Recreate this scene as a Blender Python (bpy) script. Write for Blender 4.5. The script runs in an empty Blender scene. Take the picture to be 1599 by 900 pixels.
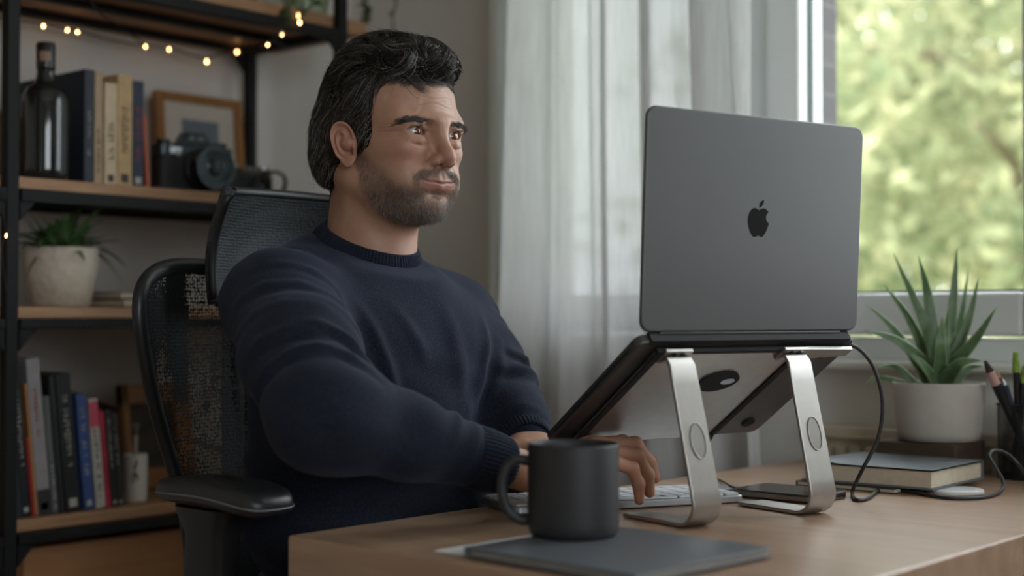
import bpy, math, random
import numpy as np
from mathutils import Vector, Matrix, Euler
random.seed(7)
RNG = np.random.default_rng(11)
SC = bpy.context.scene
COL = SC.collection
PI = math.pi

# ------------------------------------------------------------------ place
CAM_Z = 0.975
FPX = 2221.0
YAW = math.radians(41.33)
PITCH = math.atan(45.0 / FPX)
CA, SA = math.cos(YAW), math.sin(YAW)
DESK_Z = 0.75
WALL_X = -2.26        # shelf wall
WALL_Y = 2.05         # window wall


def lvl(x, d, z=0.0):
    return Vector((x * CA - d * SA, x * SA + d * CA, z))


def P(px, py, d):
    """point seen at photo pixel (px,py) at level depth d"""
    xr = (px - 799.5) / FPX
    yr = (450 - py) / FPX
    t = d / (math.cos(PITCH) - yr * math.sin(PITCH))
    return lvl(xr * t, d, CAM_Z + (math.sin(PITCH) + yr * math.cos(PITCH)) * t)


def G(px, py, z):
    """point at height z seen at photo pixel"""
    xr = (px - 799.5) / FPX
    yr = (450 - py) / FPX
    dz = math.sin(PITCH) + yr * math.cos(PITCH)
    dd = math.cos(PITCH) - yr * math.sin(PITCH)
    t = (z - CAM_Z) / dz
    return lvl(xr * t, dd * t, z)


# ------------------------------------------------------------------ tagging
def tag(o, label=None, cat=None, group=None, kind=None):
    if label: o['label'] = label
    if cat: o['category'] = cat
    if group: o['group'] = group
    if kind: o['kind'] = kind
    return o


def thing(name, label, cat, loc=(0, 0, 0), rz=0.0, group=None, rot=None):
    o = bpy.data.objects.new(name, None)
    COL.objects.link(o)
    o.location = loc
    o.rotation_euler = rot if rot is not None else (0, 0, rz)
    o.empty_display_size = 0.05
    return tag(o, label, cat, group)


def link(name, me, mats, parent=None, smooth=False, bevel=0.0, bseg=2, subsurf=0, autosmooth=None):
    o = bpy.data.objects.new(name, me)
    COL.objects.link(o)
    if not isinstance(mats, (list, tuple)): mats = [mats]
    for m in mats: me.materials.append(m)
    if parent is not None: o.parent = parent
    if smooth:
        me.polygons.foreach_set('use_smooth', np.ones(len(me.polygons), dtype=bool))
    if bevel > 0:
        b = o.modifiers.new('bevel', 'BEVEL')
        b.width = bevel; b.segments = bseg; b.limit_method = 'ANGLE'; b.angle_limit = math.radians(40)
        b.harden_normals = False
    if subsurf:
        s = o.modifiers.new('sub', 'SUBSURF'); s.levels = subsurf; s.render_levels = subsurf
    return o


class MB:
    """collects shapes, builds ONE mesh object"""
    def __init__(s):
        s.v = []; s.f = []; s.m = []; s.cm = 0

    def add(s, vs, fs):
        b = len(s.v)
        s.v.extend([tuple(p) for p in vs])
        s.f.extend([tuple(b + i for i in f) for f in fs])
        s.m.extend([s.cm] * len(fs))
        return s

    def mat(s, i):
        s.cm = i
        return s

    def box(s, c, size, rot=None):
        hx, hy, hz = size[0] / 2, size[1] / 2, size[2] / 2
        vs = [Vector((x, y, z)) for x in (-hx, hx) for y in (-hy, hy) for z in (-hz, hz)]
        if rot is not None:
            R = rot if isinstance(rot, Matrix) else Euler(rot).to_matrix()
            vs = [R @ v for v in vs]
        c = Vector(c)
        vs = [v + c for v in vs]
        return s.add(vs, [(0, 1, 3, 2), (4, 6, 7, 5), (0, 4, 5, 1), (2, 3, 7, 6), (0, 2, 6, 4), (1, 5, 7, 3)])

    def span(s, lo, hi):
        return s.box([(a + b) / 2 for a, b in zip(lo, hi)], [abs(b - a) for a, b in zip(lo, hi)])

    def prism(s, pts, z0, z1, fn=None):
        """pts 2-D outline (ccw) extruded; fn maps (a,b,c) to xyz"""
        n = len(pts)
        fn = fn or (lambda a, b, c: (a, b, c))
        vs = [fn(p[0], p[1], z0) for p in pts] + [fn(p[0], p[1], z1) for p in pts]
        fs = [tuple(range(n - 1, -1, -1)), tuple(range(n, 2 * n))]
        fs += [(i, (i + 1) % n, n + (i + 1) % n, n + i) for i in range(n)]
        return s.add(vs, fs)

    def tube(s, pts, r, n=8, caps=True, flat=1.0, up=None):
        pts = [Vector(p) for p in pts]
        k = len(pts)
        rs = r if isinstance(r, (list, tuple)) else [r] * k
        vs = []; fs = []
        t0 = (pts[1] - pts[0]).normalized()
        nrm = Vector(up) if up is not None else (Vector((0, 0, 1)) if abs(t0.z) < 0.9 else Vector((1, 0, 0)))
        for i in range(k):
            t = (pts[min(i + 1, k - 1)] - pts[max(i - 1, 0)])
            t = t.normalized() if t.length > 1e-9 else t0
            nrm = (nrm - t * nrm.dot(t))
            nrm = nrm.normalized() if nrm.length > 1e-6 else t.orthogonal().normalized()
            bn = t.cross(nrm)
            for j in range(n):
                a = 2 * PI * j / n
                vs.append(pts[i] + nrm * (math.cos(a) * rs[i] * flat) + bn * (math.sin(a) * rs[i]))
        for i in range(k - 1):
            for j in range(n):
                fs.append((i * n + j, i * n + (j + 1) % n, (i + 1) * n + (j + 1) % n, (i + 1) * n + j))
        if caps:
            fs.append(tuple(range(n - 1, -1, -1)))
            fs.append(tuple((k - 1) * n + j for j in range(n)))
        return s.add(vs, fs)

    def cyl(s, p0, p1, r0, r1=None, n=20):
        return s.tube([p0, p1], [r0, r0 if r1 is None else r1], n)

    def lathe(s, prof, n=48, c=(0, 0, 0), M=None):
        """prof: list of (r,z); closed with caps when r small"""
        vs = []; fs = []
        k = len(prof)
        for (r, z) in prof:
            for j in range(n):
                a = 2 * PI * j / n
                v = Vector((r * math.cos(a), r * math.sin(a), z))
                if M is not None: v = M @ v
                vs.append(v + Vector(c))
        for i in range(k - 1):
            for j in range(n):
                fs.append((i * n + j, i * n + (j + 1) % n, (i + 1) * n + (j + 1) % n, (i + 1) * n + j))
        if prof[0][0] > 0: fs.append(tuple(range(n - 1, -1, -1)))
        if prof[-1][0] > 0: fs.append(tuple((k - 1) * n + j for j in range(n)))
        return s.add(vs, fs)

    def grid(s, fn, nu, nv):
        vs = [fn(i / (nu - 1), j / (nv - 1)) for i in range(nu) for j in range(nv)]
        fs = [(i * nv + j, (i + 1) * nv + j, (i + 1) * nv + j + 1, i * nv + j + 1) for i in range(nu - 1) for j in range(nv - 1)]
        return s.add(vs, fs)

    def ball(s, c, r, n=12, sq=(1, 1, 1)):
        prof = [(max(1e-5, r * math.sin(PI * i / n)), -r * math.cos(PI * i / n)) for i in range(n + 1)]
        vs = []; fs = []
        m = n * 2
        for (rr, z) in prof:
            for j in range(m):
                a = 2 * PI * j / m
                vs.append((c[0] + rr * math.cos(a) * sq[0], c[1] + rr * math.sin(a) * sq[1], c[2] + z * sq[2]))
        for i in range(n):
            for j in range(m):
                fs.append((i * m + j, i * m + (j + 1) % m, (i + 1) * m + (j + 1) % m, (i + 1) * m + j))
        return s.add(vs, fs)

    def build(s, name, mats, parent=None, smooth=False, bevel=0.0, bseg=2, subsurf=0):
        me = bpy.data.meshes.new(name)
        me.from_pydata([tuple(v) for v in s.v], [], s.f)
        if any(s.m): me.polygons.foreach_set('material_index', s.m)
        me.validate()
        me.update()
        o = link(name, me, mats, parent, smooth, bevel, bseg, subsurf)
        if smooth == 'angle':
            smooth_by_angle(me, 40)
        return o


def smooth_by_angle(me, deg):
    me.polygons.foreach_set('use_smooth', np.ones(len(me.polygons), dtype=bool))
    import bmesh
    bm = bmesh.new(); bm.from_mesh(me)
    lim = math.radians(deg)
    for e in bm.edges:
        if len(e.link_faces) == 2 and e.calc_face_angle(0) > lim: e.smooth = False
    bm.to_mesh(me); bm.free()


def rrect(w, h, r, n=6):
    """rounded rectangle outline, ccw, centred"""
    pts = []
    for (cx, cy, a0) in ((w / 2 - r, h / 2 - r, 0), (-w / 2 + r, h / 2 - r, 90), (-w / 2 + r, -h / 2 + r, 180), (w / 2 - r, -h / 2 + r, 270)):
        for i in range(n + 1):
            a = math.radians(a0 + 90 * i / n)
            pts.append((cx + r * math.cos(a), cy + r * math.sin(a)))
    return pts


def spline(pts, n=8):
    """Catmull-Rom through points"""
    pts = [Vector(p) for p in pts]
    q = [pts[0] * 2 - pts[1]] + pts + [pts[-1] * 2 - pts[-2]]
    out = []
    for i in range(1, len(q) - 2):
        a, b, c, d = q[i - 1], q[i], q[i + 1], q[i + 2]
        for k in range(n):
            t = k / n
            out.append(0.5 * ((2 * b) + (c - a) * t + (2 * a - 5 * b + 4 * c - d) * t * t + (3 * b - a - 3 * c + d) * t ** 3))
    out.append(pts[-1])
    return out


def copy_tree(o, parent=None):
    c = o.copy(); COL.objects.link(c)
    if parent is not None: c.parent = parent
    for ch in list(o.children): copy_tree(ch, c)
    return c


# ------------------------------------------------------------------ materials
def srgb(r, g=None, b=None):
    if g is None: r, g, b = r
    f = lambda c: (c / 255 / 12.92) if c / 255 <= 0.04045 else ((c / 255 + 0.055) / 1.055) ** 2.4
    return (f(r), f(g), f(b), 1.0)


class NT:
    def __init__(s, name):
        s.m = bpy.data.materials.new(name); s.m.use_nodes = True
        s.t = s.m.node_tree; s.t.nodes.clear()
        s.out = s.n('ShaderNodeOutputMaterial')
        s.b = s.n('ShaderNodeBsdfPrincipled')
        s.l(s.b.outputs[0], s.out.inputs[0])

    def n(s, t, **kw):
        nd = s.t.nodes.new(t)
        for k, v in kw.items(): setattr(nd, k, v)
        return nd

    def l(s, a, b): s.t.links.new(a, b)

    def coord(s, which='Object', scale=(1, 1, 1), rot=(0, 0, 0)):
        tc = s.n('ShaderNodeTexCoord'); mp = s.n('ShaderNodeMapping')
        mp.inputs['Scale'].default_value = scale
        mp.inputs['Rotation'].default_value = rot
        s.l(tc.outputs[which], mp.inputs['Vector'])
        return mp.outputs[0]

    def noise(s, vec, scale, detail=4, rough=0.55, dist=0.0):
        nd = s.n('ShaderNodeTexNoise')
        nd.inputs['Scale'].default_value = scale; nd.inputs['Detail'].default_value = detail
        nd.inputs['Roughness'].default_value = rough; nd.inputs['Distortion'].default_value = dist
        if vec is not None: s.l(vec, nd.inputs['Vector'])
        return nd.outputs['Fac']

    def ramp(s, fac, stops):
        r = s.n('ShaderNodeValToRGB')
        el = r.color_ramp.elements
        while len(el) < len(stops): el.new(0.5)
        for e, (p, c) in zip(el, stops):
            e.position = p; e.color = c
        s.l(fac, r.inputs[0])
        return r.outputs[0]

    def mix(s, fac, a, b, mode='MIX'):
        m = s.n('ShaderNodeMix', data_type='RGBA', blend_type=mode)
        for sock, v in ((m.inputs[0], fac), (m.inputs[6], a), (m.inputs[7], b)):
            if hasattr(v, 'is_linked'): s.l(v, sock)
            else: sock.default_value = v
        return m.outputs[2]

    def math(s, op, a, b=None):
        m = s.n('ShaderNodeMath', operation=op)
        for i, v in enumerate((a, b)):
            if v is None: continue
            if hasattr(v, 'is_linked'): s.l(v, m.inputs[i])
            else: m.inputs[i].default_value = v
        return m.outputs[0]

    def bump(s, h, strength=0.3, dist=0.001):
        b = s.n('ShaderNodeBump')
        b.inputs['Strength'].default_value = strength; b.inputs['Distance'].default_value = dist
        s.l(h, b.inputs['Height']); s.l(b.outputs[0], s.b.inputs['Normal'])

    def set(s, **kw):
        for k, v in kw.items():
            sock = s.b.inputs[k.replace('_', ' ')]
            if hasattr(v, 'is_linked'): s.l(v, sock)
            else: sock.default_value = v
        return s


def dk(c, k): return (min(1, c[0] * k), min(1, c[1] * k), min(1, c[2] * k), 1)


MATS = {}


def mat(name, col, rough=0.5, metal=0.0, var=0.12, vs=18, bump=0.0, bs=300, bd=0.0006, spec=0.5, coat=0.0, sheen=0.0, trans=0.0):
    if name in MATS: return MATS[name]
    t = NT(name)
    v = t.coord()
    n = t.noise(v, vs, 5)
    t.set(Base_Color=t.ramp(n, [(0.3, dk(col, 1 - var)), (0.7, dk(col, 1 + var))]), Roughness=rough, Metallic=metal)
    t.b.inputs['Specular IOR Level'].default_value = spec
    if coat: t.b.inputs['Coat Weight'].default_value = coat
    if sheen:
        t.b.inputs['Sheen Weight'].default_value = sheen
    if trans: t.b.inputs['Transmission Weight'].default_value = trans
    if bump: t.bump(t.noise(v, bs, 3), bump, bd)
    MATS[name] = t.m
    return t.m


def wood(name, c1, c2, axis='Y', rough=0.5, scale=1.0, bump=0.15, rot=(0, 0, 0)):
    t = NT(name)
    s = {'X': (1, 9, 9), 'Y': (9, 1, 9), 'Z': (9, 9, 1)}[axis]
    v = t.coord('Object', tuple(k * scale for k in s), rot)
    n1 = t.noise(v, 3.0, 7, 0.62, 1.2)
    v2 = t.coord('Object', tuple(k * scale * (7 if k > 1 else 1) for k in s), rot)
    n2 = t.noise(v2, 5.0, 3, 0.7)
    col = t.ramp(n1, [(0.28, c1), (0.5, tuple((a + b) / 2 for a, b in zip(c1, c2))), (0.72, c2)])
    col = t.mix(t.math('MULTIPLY', n2, 0.35), col, dk(c1, 0.75))
    t.set(Base_Color=col, Roughness=rough)
    t.bump(n2, bump, 0.0006)
    MATS[name] = t.m
    return t.m


# ------------------------------------------------------------------ SDF modelling
class Field:
    """signed-distance sculpting on a regular grid, meshed by surface nets"""
    def __init__(s, lo, hi, h):
        s.lo = np.array(lo, np.float32); s.h = h
        s.n = [int(math.ceil((b - a) / h)) + 1 for a, b in zip(lo, hi)]
        s.d = np.full(s.n, 0.08, np.float32)
        s.ax = [s.lo[i] + np.arange(s.n[i], dtype=np.float32) * h for i in range(3)]

    def sub(s, lo, hi):
        sl = []
        for i in range(3):
            a = max(0, int((lo[i] - s.lo[i]) / s.h)); b = min(s.n[i], int((hi[i] - s.lo[i]) / s.h) + 2)
            if b <= a: return None
            sl.append(slice(a, b))
        X = s.ax[0][sl[0]][:, None, None]; Y = s.ax[1][sl[1]][None, :, None]; Z = s.ax[2][sl[2]][None, None, :]
        return tuple(sl), X, Y, Z

    def comb(s, sl, d, k, op):
        c = s.d[sl]
        if op == 'u':
            if k <= 0: r = np.minimum(c, d)
            else:
                h = np.maximum(k - np.abs(c - d), 0) / k
                r = np.minimum(c, d) - h * h * k * 0.25
        elif op == 's':
            if k <= 0: r = np.maximum(c, -d)
            else:
                h = np.maximum(k - np.abs(c + d), 0) / k
                r = np.maximum(c, -d) + h * h * k * 0.25
        elif op == 'i':
            h = np.maximum(k - np.abs(c - d), 0) / max(k, 1e-9)
            r = np.maximum(c, d) + h * h * k * 0.25
        s.d[sl] = r

    def ell(s, c, r, k=0.01, op='u', rot=None):
        c = np.array(c, np.float32); r = np.array(r, np.float32)
        m = float(r.max()) + k + 0.012
        q = s.sub(c - m, c + m)
        if q is None: return s
        sl, X, Y, Z = q
        x, y, z = X - c[0], Y - c[1], Z - c[2]
        if rot is not None:
            R = np.array(Euler(rot).to_matrix().transposed(), np.float32)
            x, y, z = (R[i, 0] * x + R[i, 1] * y + R[i, 2] * z for i in range(3))
        k0 = np.sqrt((x / r[0]) ** 2 + (y / r[1]) ** 2 + (z / r[2]) ** 2)
        k1 = np.sqrt((x / r[0] ** 2) ** 2 + (y / r[1] ** 2) ** 2 + (z / r[2] ** 2) ** 2)
        d = np.where(k1 > 1e-6, k0 * (k0 - 1) / np.maximum(k1, 1e-6), -r.min())
        s.comb(sl, d.astype(np.float32), k, op)
        return s

    def cone(s, a, b, ra, rb, k=0.01, op='u'):
        a = np.array(a, np.float32); b = np.array(b, np.float32)
        m = max(ra, rb) + k + 0.012
        q = s.sub(np.minimum(a, b) - m, np.maximum(a, b) + m)
        if q is None: return s
        sl, X, Y, Z = q
        ab = b - a; L2 = float(ab @ ab) + 1e-12
        t = np.clip(((X - a[0]) * ab[0] + (Y - a[1]) * ab[1] + (Z - a[2]) * ab[2]) / L2, 0, 1)
        d = np.sqrt((X - a[0] - ab[0] * t) ** 2 + (Y - a[1] - ab[1] * t) ** 2 + (Z - a[2] - ab[2] * t) ** 2) - (ra + (rb - ra) * t)
        s.comb(sl, d, k, op)
        return s

    def chain(s, pts, rs, k=0.01, op='u'):
        for i in range(len(pts) - 1): s.cone(pts[i], pts[i + 1], rs[i], rs[i + 1], k, op)
        return s

    def func(s, fn, k=0.0, op='s', lo=None, hi=None):
        q = s.sub(lo if lo is not None else s.lo, hi if hi is not None else s.lo + np.array(s.n) * s.h)
        sl, X, Y, Z = q
        s.comb(sl, np.broadcast_to(fn(X, Y, Z), s.d[sl].shape).astype(np.float32), k, op)
        return s

    def sample(s, p):
        g = (np.asarray(p, np.float64) - s.lo) / s.h
        out = np.zeros(len(g))
        n = np.array(s.n)
        g = np.clip(g, 0, n - 1.001)
        i = g.astype(int); f = g - i
        for dx in (0, 1):
            for dy in (0, 1):
                for dz in (0, 1):
                    w = (f[:, 0] if dx else 1 - f[:, 0]) * (f[:, 1] if dy else 1 - f[:, 1]) * (f[:, 2] if dz else 1 - f[:, 2])
                    out += w * s.d[i[:, 0] + dx, i[:, 1] + dy, i[:, 2] + dz]
        return out

    def grad(s, p, e=0.003):
        p = np.asarray(p, np.float64)
        g = np.stack([s.sample(p + np.eye(3)[i] * e) - s.sample(p - np.eye(3)[i] * e) for i in range(3)], 1)
        return g / np.maximum(np.linalg.norm(g, axis=1, keepdims=True), 1e-9)

    def mesh(s):
        d = s.d; ins = d < 0
        n0, n1, n2 = s.n
        cnt = np.zeros((n0 - 1, n1 - 1, n2 - 1), np.int8)
        for dx in (0, 1):
            for dy in (0, 1):
                for dz in (0, 1):
                    cnt += ins[dx:n0 - 1 + dx, dy:n1 - 1 + dy, dz:n2 - 1 + dz]
        act = (cnt > 0) & (cnt < 8)
        idx = np.argwhere(act)
        vid = np.full(act.shape, -1, np.int32)
        vid[act] = np.arange(len(idx))
        pos = np.zeros((len(idx), 3)); w = np.zeros(len(idx))
        I, J, K = idx.T
        for ax in range(3):
            for u in (0, 1):
                for v in (0, 1):
                    o = [0, 0, 0]; oo = [i for i in range(3) if i != ax]
                    o[oo[0]] = u; o[oo[1]] = v
                    e = list(o); e[ax] = 1
                    a = d[I + o[0], J + o[1], K + o[2]]; b = d[I + e[0], J + e[1], K + e[2]]
                    cr = (a < 0) != (b < 0)
                    t = np.where(cr, a / np.where(cr, a - b, 1), 0)
                    q = np.zeros((len(idx), 3)); q[:, 0] = o[0]; q[:, 1] = o[1]; q[:, 2] = o[2]
                    q[:, ax] = t
                    pos += np.where(cr[:, None], q, 0); w += cr
        pos = (pos / np.maximum(w, 1)[:, None] + idx) * s.h + s.lo
        faces = []
        for ax in range(3):
            sl0 = [slice(None)] * 3; sl1 = [slice(None)] * 3
            sl0[ax] = slice(0, -1); sl1[ax] = slice(1, None)
            a = ins[tuple(sl0)]; b = ins[tuple(sl1)]
            e = np.argwhere(a != b)
            oo = [(ax + 1) % 3, (ax + 2) % 3]
            ok = (e[:, oo[0]] > 0) & (e[:, oo[1]] > 0) & (e[:, oo[0]] < s.n[oo[0]] - 1) & (e[:, oo[1]] < s.n[oo[1]] - 1)
            e = e[ok]
            fl = a[tuple(e.T)]
            c = []
            for (u, v) in ((-1, -1), (0, -1), (0, 0), (-1, 0)):
                g = e.copy(); g[:, oo[0]] += u; g[:, oo[1]] += v
                c.append(vid[tuple(g.T)])
            c = np.stack(c, 1)
            c[~fl] = c[~fl][:, ::-1]
            faces.append(c)
        return pos, np.concatenate(faces)


def np_mesh(name, V, F):
    me = bpy.data.meshes.new(name)
    V = np.asarray(V, np.float32); F = np.asarray(F, np.int32)
    k = F.shape[1]
    me.vertices.add(len(V)); me.vertices.foreach_set('co', V.ravel())
    me.loops.add(F.size); me.loops.foreach_set('vertex_index', F.ravel())
    me.polygons.add(len(F))
    me.polygons.foreach_set('loop_start', np.arange(0, F.size, k, dtype=np.int32))
    me.update(calc_edges=True)
    me.validate()
    return me


def vnormals(V, F):
    A = V[F[:, 2]] - V[F[:, 0]]; B = V[F[:, 3]] - V[F[:, 1]]
    N = np.cross(A, B)
    out = np.zeros_like(V)
    for i in range(4): np.add.at(out, F[:, i], N)
    return out / np.maximum(np.linalg.norm(out, axis=1, keepdims=True), 1e-12)


def relax(V, F, it=2, lam=0.5):
    """umbrella smoothing"""
    E = np.concatenate([F[:, [0, 1]], F[:, [1, 2]], F[:, [2, 3]], F[:, [3, 0]]])
    E = np.concatenate([E, E[:, ::-1]])
    deg = np.bincount(E[:, 0], minlength=len(V))
    for _ in range(it):
        S = np.stack([np.bincount(E[:, 0], V[E[:, 1], i], minlength=len(V)) for i in range(3)], 1)
        V = V + lam * (S / np.maximum(deg, 1)[:, None] - V)
    return V


def attr_color(me, name, C):
    a = me.color_attributes.new(name, 'FLOAT_COLOR', 'POINT')
    C = np.concatenate([C, np.ones((len(C), 1))], 1).astype(np.float32)
    a.data.foreach_set('color', C.ravel())


def attr_float(me, name, v):
    a = me.attributes.new(name, 'FLOAT', 'POINT')
    a.data.foreach_set('value', np.asarray(v, np.float32))


def strands(curves, r0, r1, shade=None, sides=3):
    """curves: array (n,k,3) -> V,F,attr; tapered triangular tubes"""
    n, k, _ = curves.shape
    T = np.gradient(curves, axis=1)
    T /= np.maximum(np.linalg.norm(T, axis=2, keepdims=True), 1e-9)
    ref = np.tile(np.array([0.37, 0.61, 0.7]), (n, k, 1))
    N = np.cross(T, ref); N /= np.maximum(np.linalg.norm(N, axis=2, keepdims=True), 1e-9)
    B = np.cross(T, N)
    r0 = np.broadcast_to(np.asarray(r0, float), (n,))[:, None]
    prof = (np.linspace(1, r1, k))[None, :] * r0
    ring = []
    for j in range(sides):
        a = 2 * PI * j / sides
        ring.append(curves + prof[..., None] * (math.cos(a) * N + math.sin(a) * B))
    V = np.stack(ring, 2).reshape(-1, 3)
    base = (np.arange(n)[:, None] * k + np.arange(k - 1)[None, :]).ravel() * sides
    F = []
    for j in range(sides):
        j2 = (j + 1) % sides
        F.append(np.stack([base + j, base + j2, base + sides + j2, base + sides + j], 1))
    F = np.concatenate(F)
    sh = np.repeat(shade if shade is not None else np.zeros(n), k * sides)
    return V, F, sh
# ------------------------------------------------------------------ shared materials
def wall_mat(name, col, b=0.25):
    return mat(name, col, 0.92, var=0.035, vs=3, bump=b, bs=160, bd=0.0008, spec=0.15)

m_wall = wall_mat('plaster_warm', srgb(218, 213, 206))
m_ceil = wall_mat('plaster_ceiling', srgb(225, 223, 218))
m_frame = mat('window_lacquer', srgb(226, 228, 228), 0.38, var=0.02, vs=6)
m_sillm = mat('sill_paint', srgb(226, 224, 219), 0.45, var=0.03, vs=6)
m_gasket = mat('window_gasket', srgb(60, 78, 74), 0.5)
m_black = mat('black_steel', srgb(20, 20, 21), 0.65, var=0.15, vs=30, bump=0.12, bs=220, bd=0.0004, spec=0.3)
m_blackp = mat('black_plastic', srgb(24, 25, 27), 0.42, var=0.12, vs=40)
m_softblk = mat('soft_black_pad', srgb(38, 39, 41), 0.40, var=0.12, vs=60, bump=0.2, bs=900, bd=0.0003)
m_rubber = mat('black_rubber', srgb(22, 22, 23), 0.75)
m_chrome = mat('brushed_alu', srgb(180, 177, 172), 0.42, 1.0, var=0.05, vs=60)
m_space = mat('space_grey_alu', srgb(104, 104, 104), 0.52, 1.0, var=0.02, vs=8)
m_paper = mat('paper_edges', srgb(214, 200, 174), 0.9, var=0.08, vs=120)
m_white = mat('white_ceramic', srgb(222, 219, 212), 0.35, var=0.04)
m_shelfw = wood('oak_shelf', srgb(150, 108, 74), srgb(196, 154, 116), 'Y', 0.55, 1.0)
m_deskw = wood('oak_desk', srgb(148, 118, 95), srgb(184, 154, 127), 'X', 0.33, 0.8, 0.12)
m_floorw = wood('oak_floor', srgb(120, 84, 56), srgb(160, 118, 82), 'X', 0.5, 0.6)
m_boxw = wood('pine_box', srgb(150, 104, 64), srgb(184, 134, 90), 'Y', 0.6, 0.7)
m_framew = wood('frame_wood', srgb(140, 92, 44), srgb(178, 124, 66), 'Z', 0.5, 2.0)

# ------------------------------------------------------------------ the room
RX1, RY0, RZ = 1.7, -1.7, 2.55
WT = 0.26


def structure(name, mb, m, **kw):
    o = mb.build(name, m, **kw)
    o['kind'] = 'structure'
    return o


structure('floor', MB().span((WALL_X - 0.1, RY0 - 0.1, -0.1), (RX1 + 0.1, WALL_Y + WT, 0)), m_floorw)
structure('ceiling', MB().span((WALL_X - 0.1, RY0 - 0.1, RZ), (RX1 + 0.1, WALL_Y + WT, RZ + 0.1)), m_ceil)
structure('wall_left', MB().span((WALL_X - 0.2, RY0 - 0.1, 0), (WALL_X, WALL_Y, RZ)), m_wall)
structure('wall_back', MB().span((WALL_X, RY0 - 0.2, 0), (RX1, RY0, RZ)), m_wall)
# window wall with one wide opening
WX0, WX1, WZ0, WZ1 = -1.86, 0.16, 0.905, 2.18
mb = MB()
mb.span((WALL_X - 0.2, WALL_Y, 0), (WX0, WALL_Y + WT, RZ))
mb.span((WX1, WALL_Y, 0), (RX1 + 0.2, WALL_Y + WT, RZ))
mb.span((WX0, WALL_Y, 0), (WX1, WALL_Y + WT, WZ0))
mb.span((WX0, WALL_Y, WZ1), (WX1, WALL_Y + WT, RZ))
structure('wall_front', mb, m_wall)
# right wall with an added, unseen window opening that gives the soft fill
R0, R1, RZ0, RZ1 = -0.95, 0.75, 0.95, 2.2
mb = MB()
mb.span((RX1, RY0 - 0.2, 0), (RX1 + WT, R0, RZ)); mb.span((RX1, R1, 0), (RX1 + WT, WALL_Y, RZ))
mb.span((RX1, R0, 0), (RX1 + WT, R1, RZ0)); mb.span((RX1, R0, RZ1), (RX1 + WT, R1, RZ))
structure('wall_right', mb, m_wall)

# glass: thin pane, part reflection
t = NT('window_glass'); t.t.nodes.remove(t.b)
tr = t.n('ShaderNodeBsdfTransparent'); gl = t.n('ShaderNodeBsdfGlossy'); mx = t.n('ShaderNodeMixShader'); lw = t.n('ShaderNodeLayerWeight')
tr.inputs[0].default_value = (0.97, 0.985, 0.98, 1); gl.inputs['Roughness'].default_value = 0.01
lw.inputs['Blend'].default_value = 0.12
t.l(t.math('MULTIPLY', lw.outputs['Fresnel'], 0.6), mx.inputs[0]); t.l(tr.outputs[0], mx.inputs[1]); t.l(gl.outputs[0], mx.inputs[2]); t.l(mx.outputs[0], t.out.inputs[0])
m_glass = t.m

win = thing('window_1', 'white framed casement window above the desk looking out on green trees', 'window', (0, 0, 0)); win['kind'] = 'structure'
FY0, FY1 = 2.075, 2.15


def casement(x0, x1, root):
    # fixed outer frame members are built outside; here one sash: stiles, rails, gasket, pane
    z0, z1 = 0.946, 2.14
    g = 0.062
    mb = MB()
    mb.span((x0, FY0 - 0.018, z0), (x0 + g, FY1 - 0.01, z1)); mb.span((x1 - g, FY0 - 0.018, z0), (x1, FY1 - 0.01, z1))
    mb.span((x0 + g, FY0 - 0.018, z0), (x1 - g, FY1 - 0.01, z0 + 0.066)); mb.span((x0 + g, FY0 - 0.018, z1 - 0.066), (x1 - g, FY1 - 0.01, z1))
    s = mb.build('sash', m_frame, root, bevel=0.006)
    a, b, c, d = x0 + g - 0.001, x1 - g + 0.001, z0 + 0.065, z1 - 0.065
    mb = MB(); q = 0.005
    for yy in (FY0 + 0.016,):
        mb.span((a, yy, c), (a + q, yy + 0.012, d)); mb.span((b - q, yy, c), (b, yy + 0.012, d))
        mb.span((a, yy, c), (b, yy + 0.012, c + q)); mb.span((a, yy, d - q), (b, yy + 0.012, d))
    mb.build('gasket', m_gasket, s)
    MB().span((a, FY0 + 0.026, c), (b, FY0 + 0.030, d)).build('pane', m_glass, s)


casement(-1.785, -1.318, win)
casement(-1.246, -0.752, win)
casement(-0.680, 0.085, win)
mb = MB()
mb.span((WX0, FY0, WZ0), (WX1, FY1, 0.942)); mb.span((WX0, FY0, 2.144), (WX1, FY1, WZ1))
mb.span((WX0, FY0, 0.942), (-1.79, FY1, 2.144)); mb.span((0.09, FY0, 0.942), (WX1, FY1, 2.144))
mb.span((-1.312, FY0, 0.942), (-1.251, FY1, 2.144)); mb.span((-0.747, FY0, 0.942), (-0.685, FY1, 2.144))
mb.build('window_frame', m_frame, win, bevel=0.004)
mb = MB(); mb.span((WX0 - 0.03, 2.0, 0.893), (WX1 + 0.03, FY0 + 0.01, 0.9065))
mb.build('window_sill', m_sillm, win, bevel=0.004)
for sx_ in (-1.2485, -0.7495): MB().span((sx_ - .0025, FY0 - .004, .945), (sx_ + .0025, FY0 + .002, 2.14)).build('closing_strip', m_gasket, win)  # dark strip in the sash gap; the gap's shade put into its colour
w2 = thing('added_fill_window', 'white framed window added unseen in the right wall for fill light', 'window'); w2['kind'] = 'structure'
mb = MB(); X0, X1 = RX1 + 0.06, RX1 + 0.13
mb.span((X0, R0, RZ0), (X1, R1, RZ0 + 0.08)); mb.span((X0, R0, RZ1 - 0.08), (X1, R1, RZ1))
for y in (R0, (R0 + R1) / 2 - 0.04, R1 - 0.08): mb.span((X0, y, RZ0), (X1, y + 0.08, RZ1))
mb.build('window_frame', m_frame, w2, bevel=0.004)
MB().span((X0 + 0.03, R0 + 0.05, RZ0 + 0.05), (X0 + 0.034, R1 - 0.05, RZ1 - 0.05)).build('pane', m_glass, w2)

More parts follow.
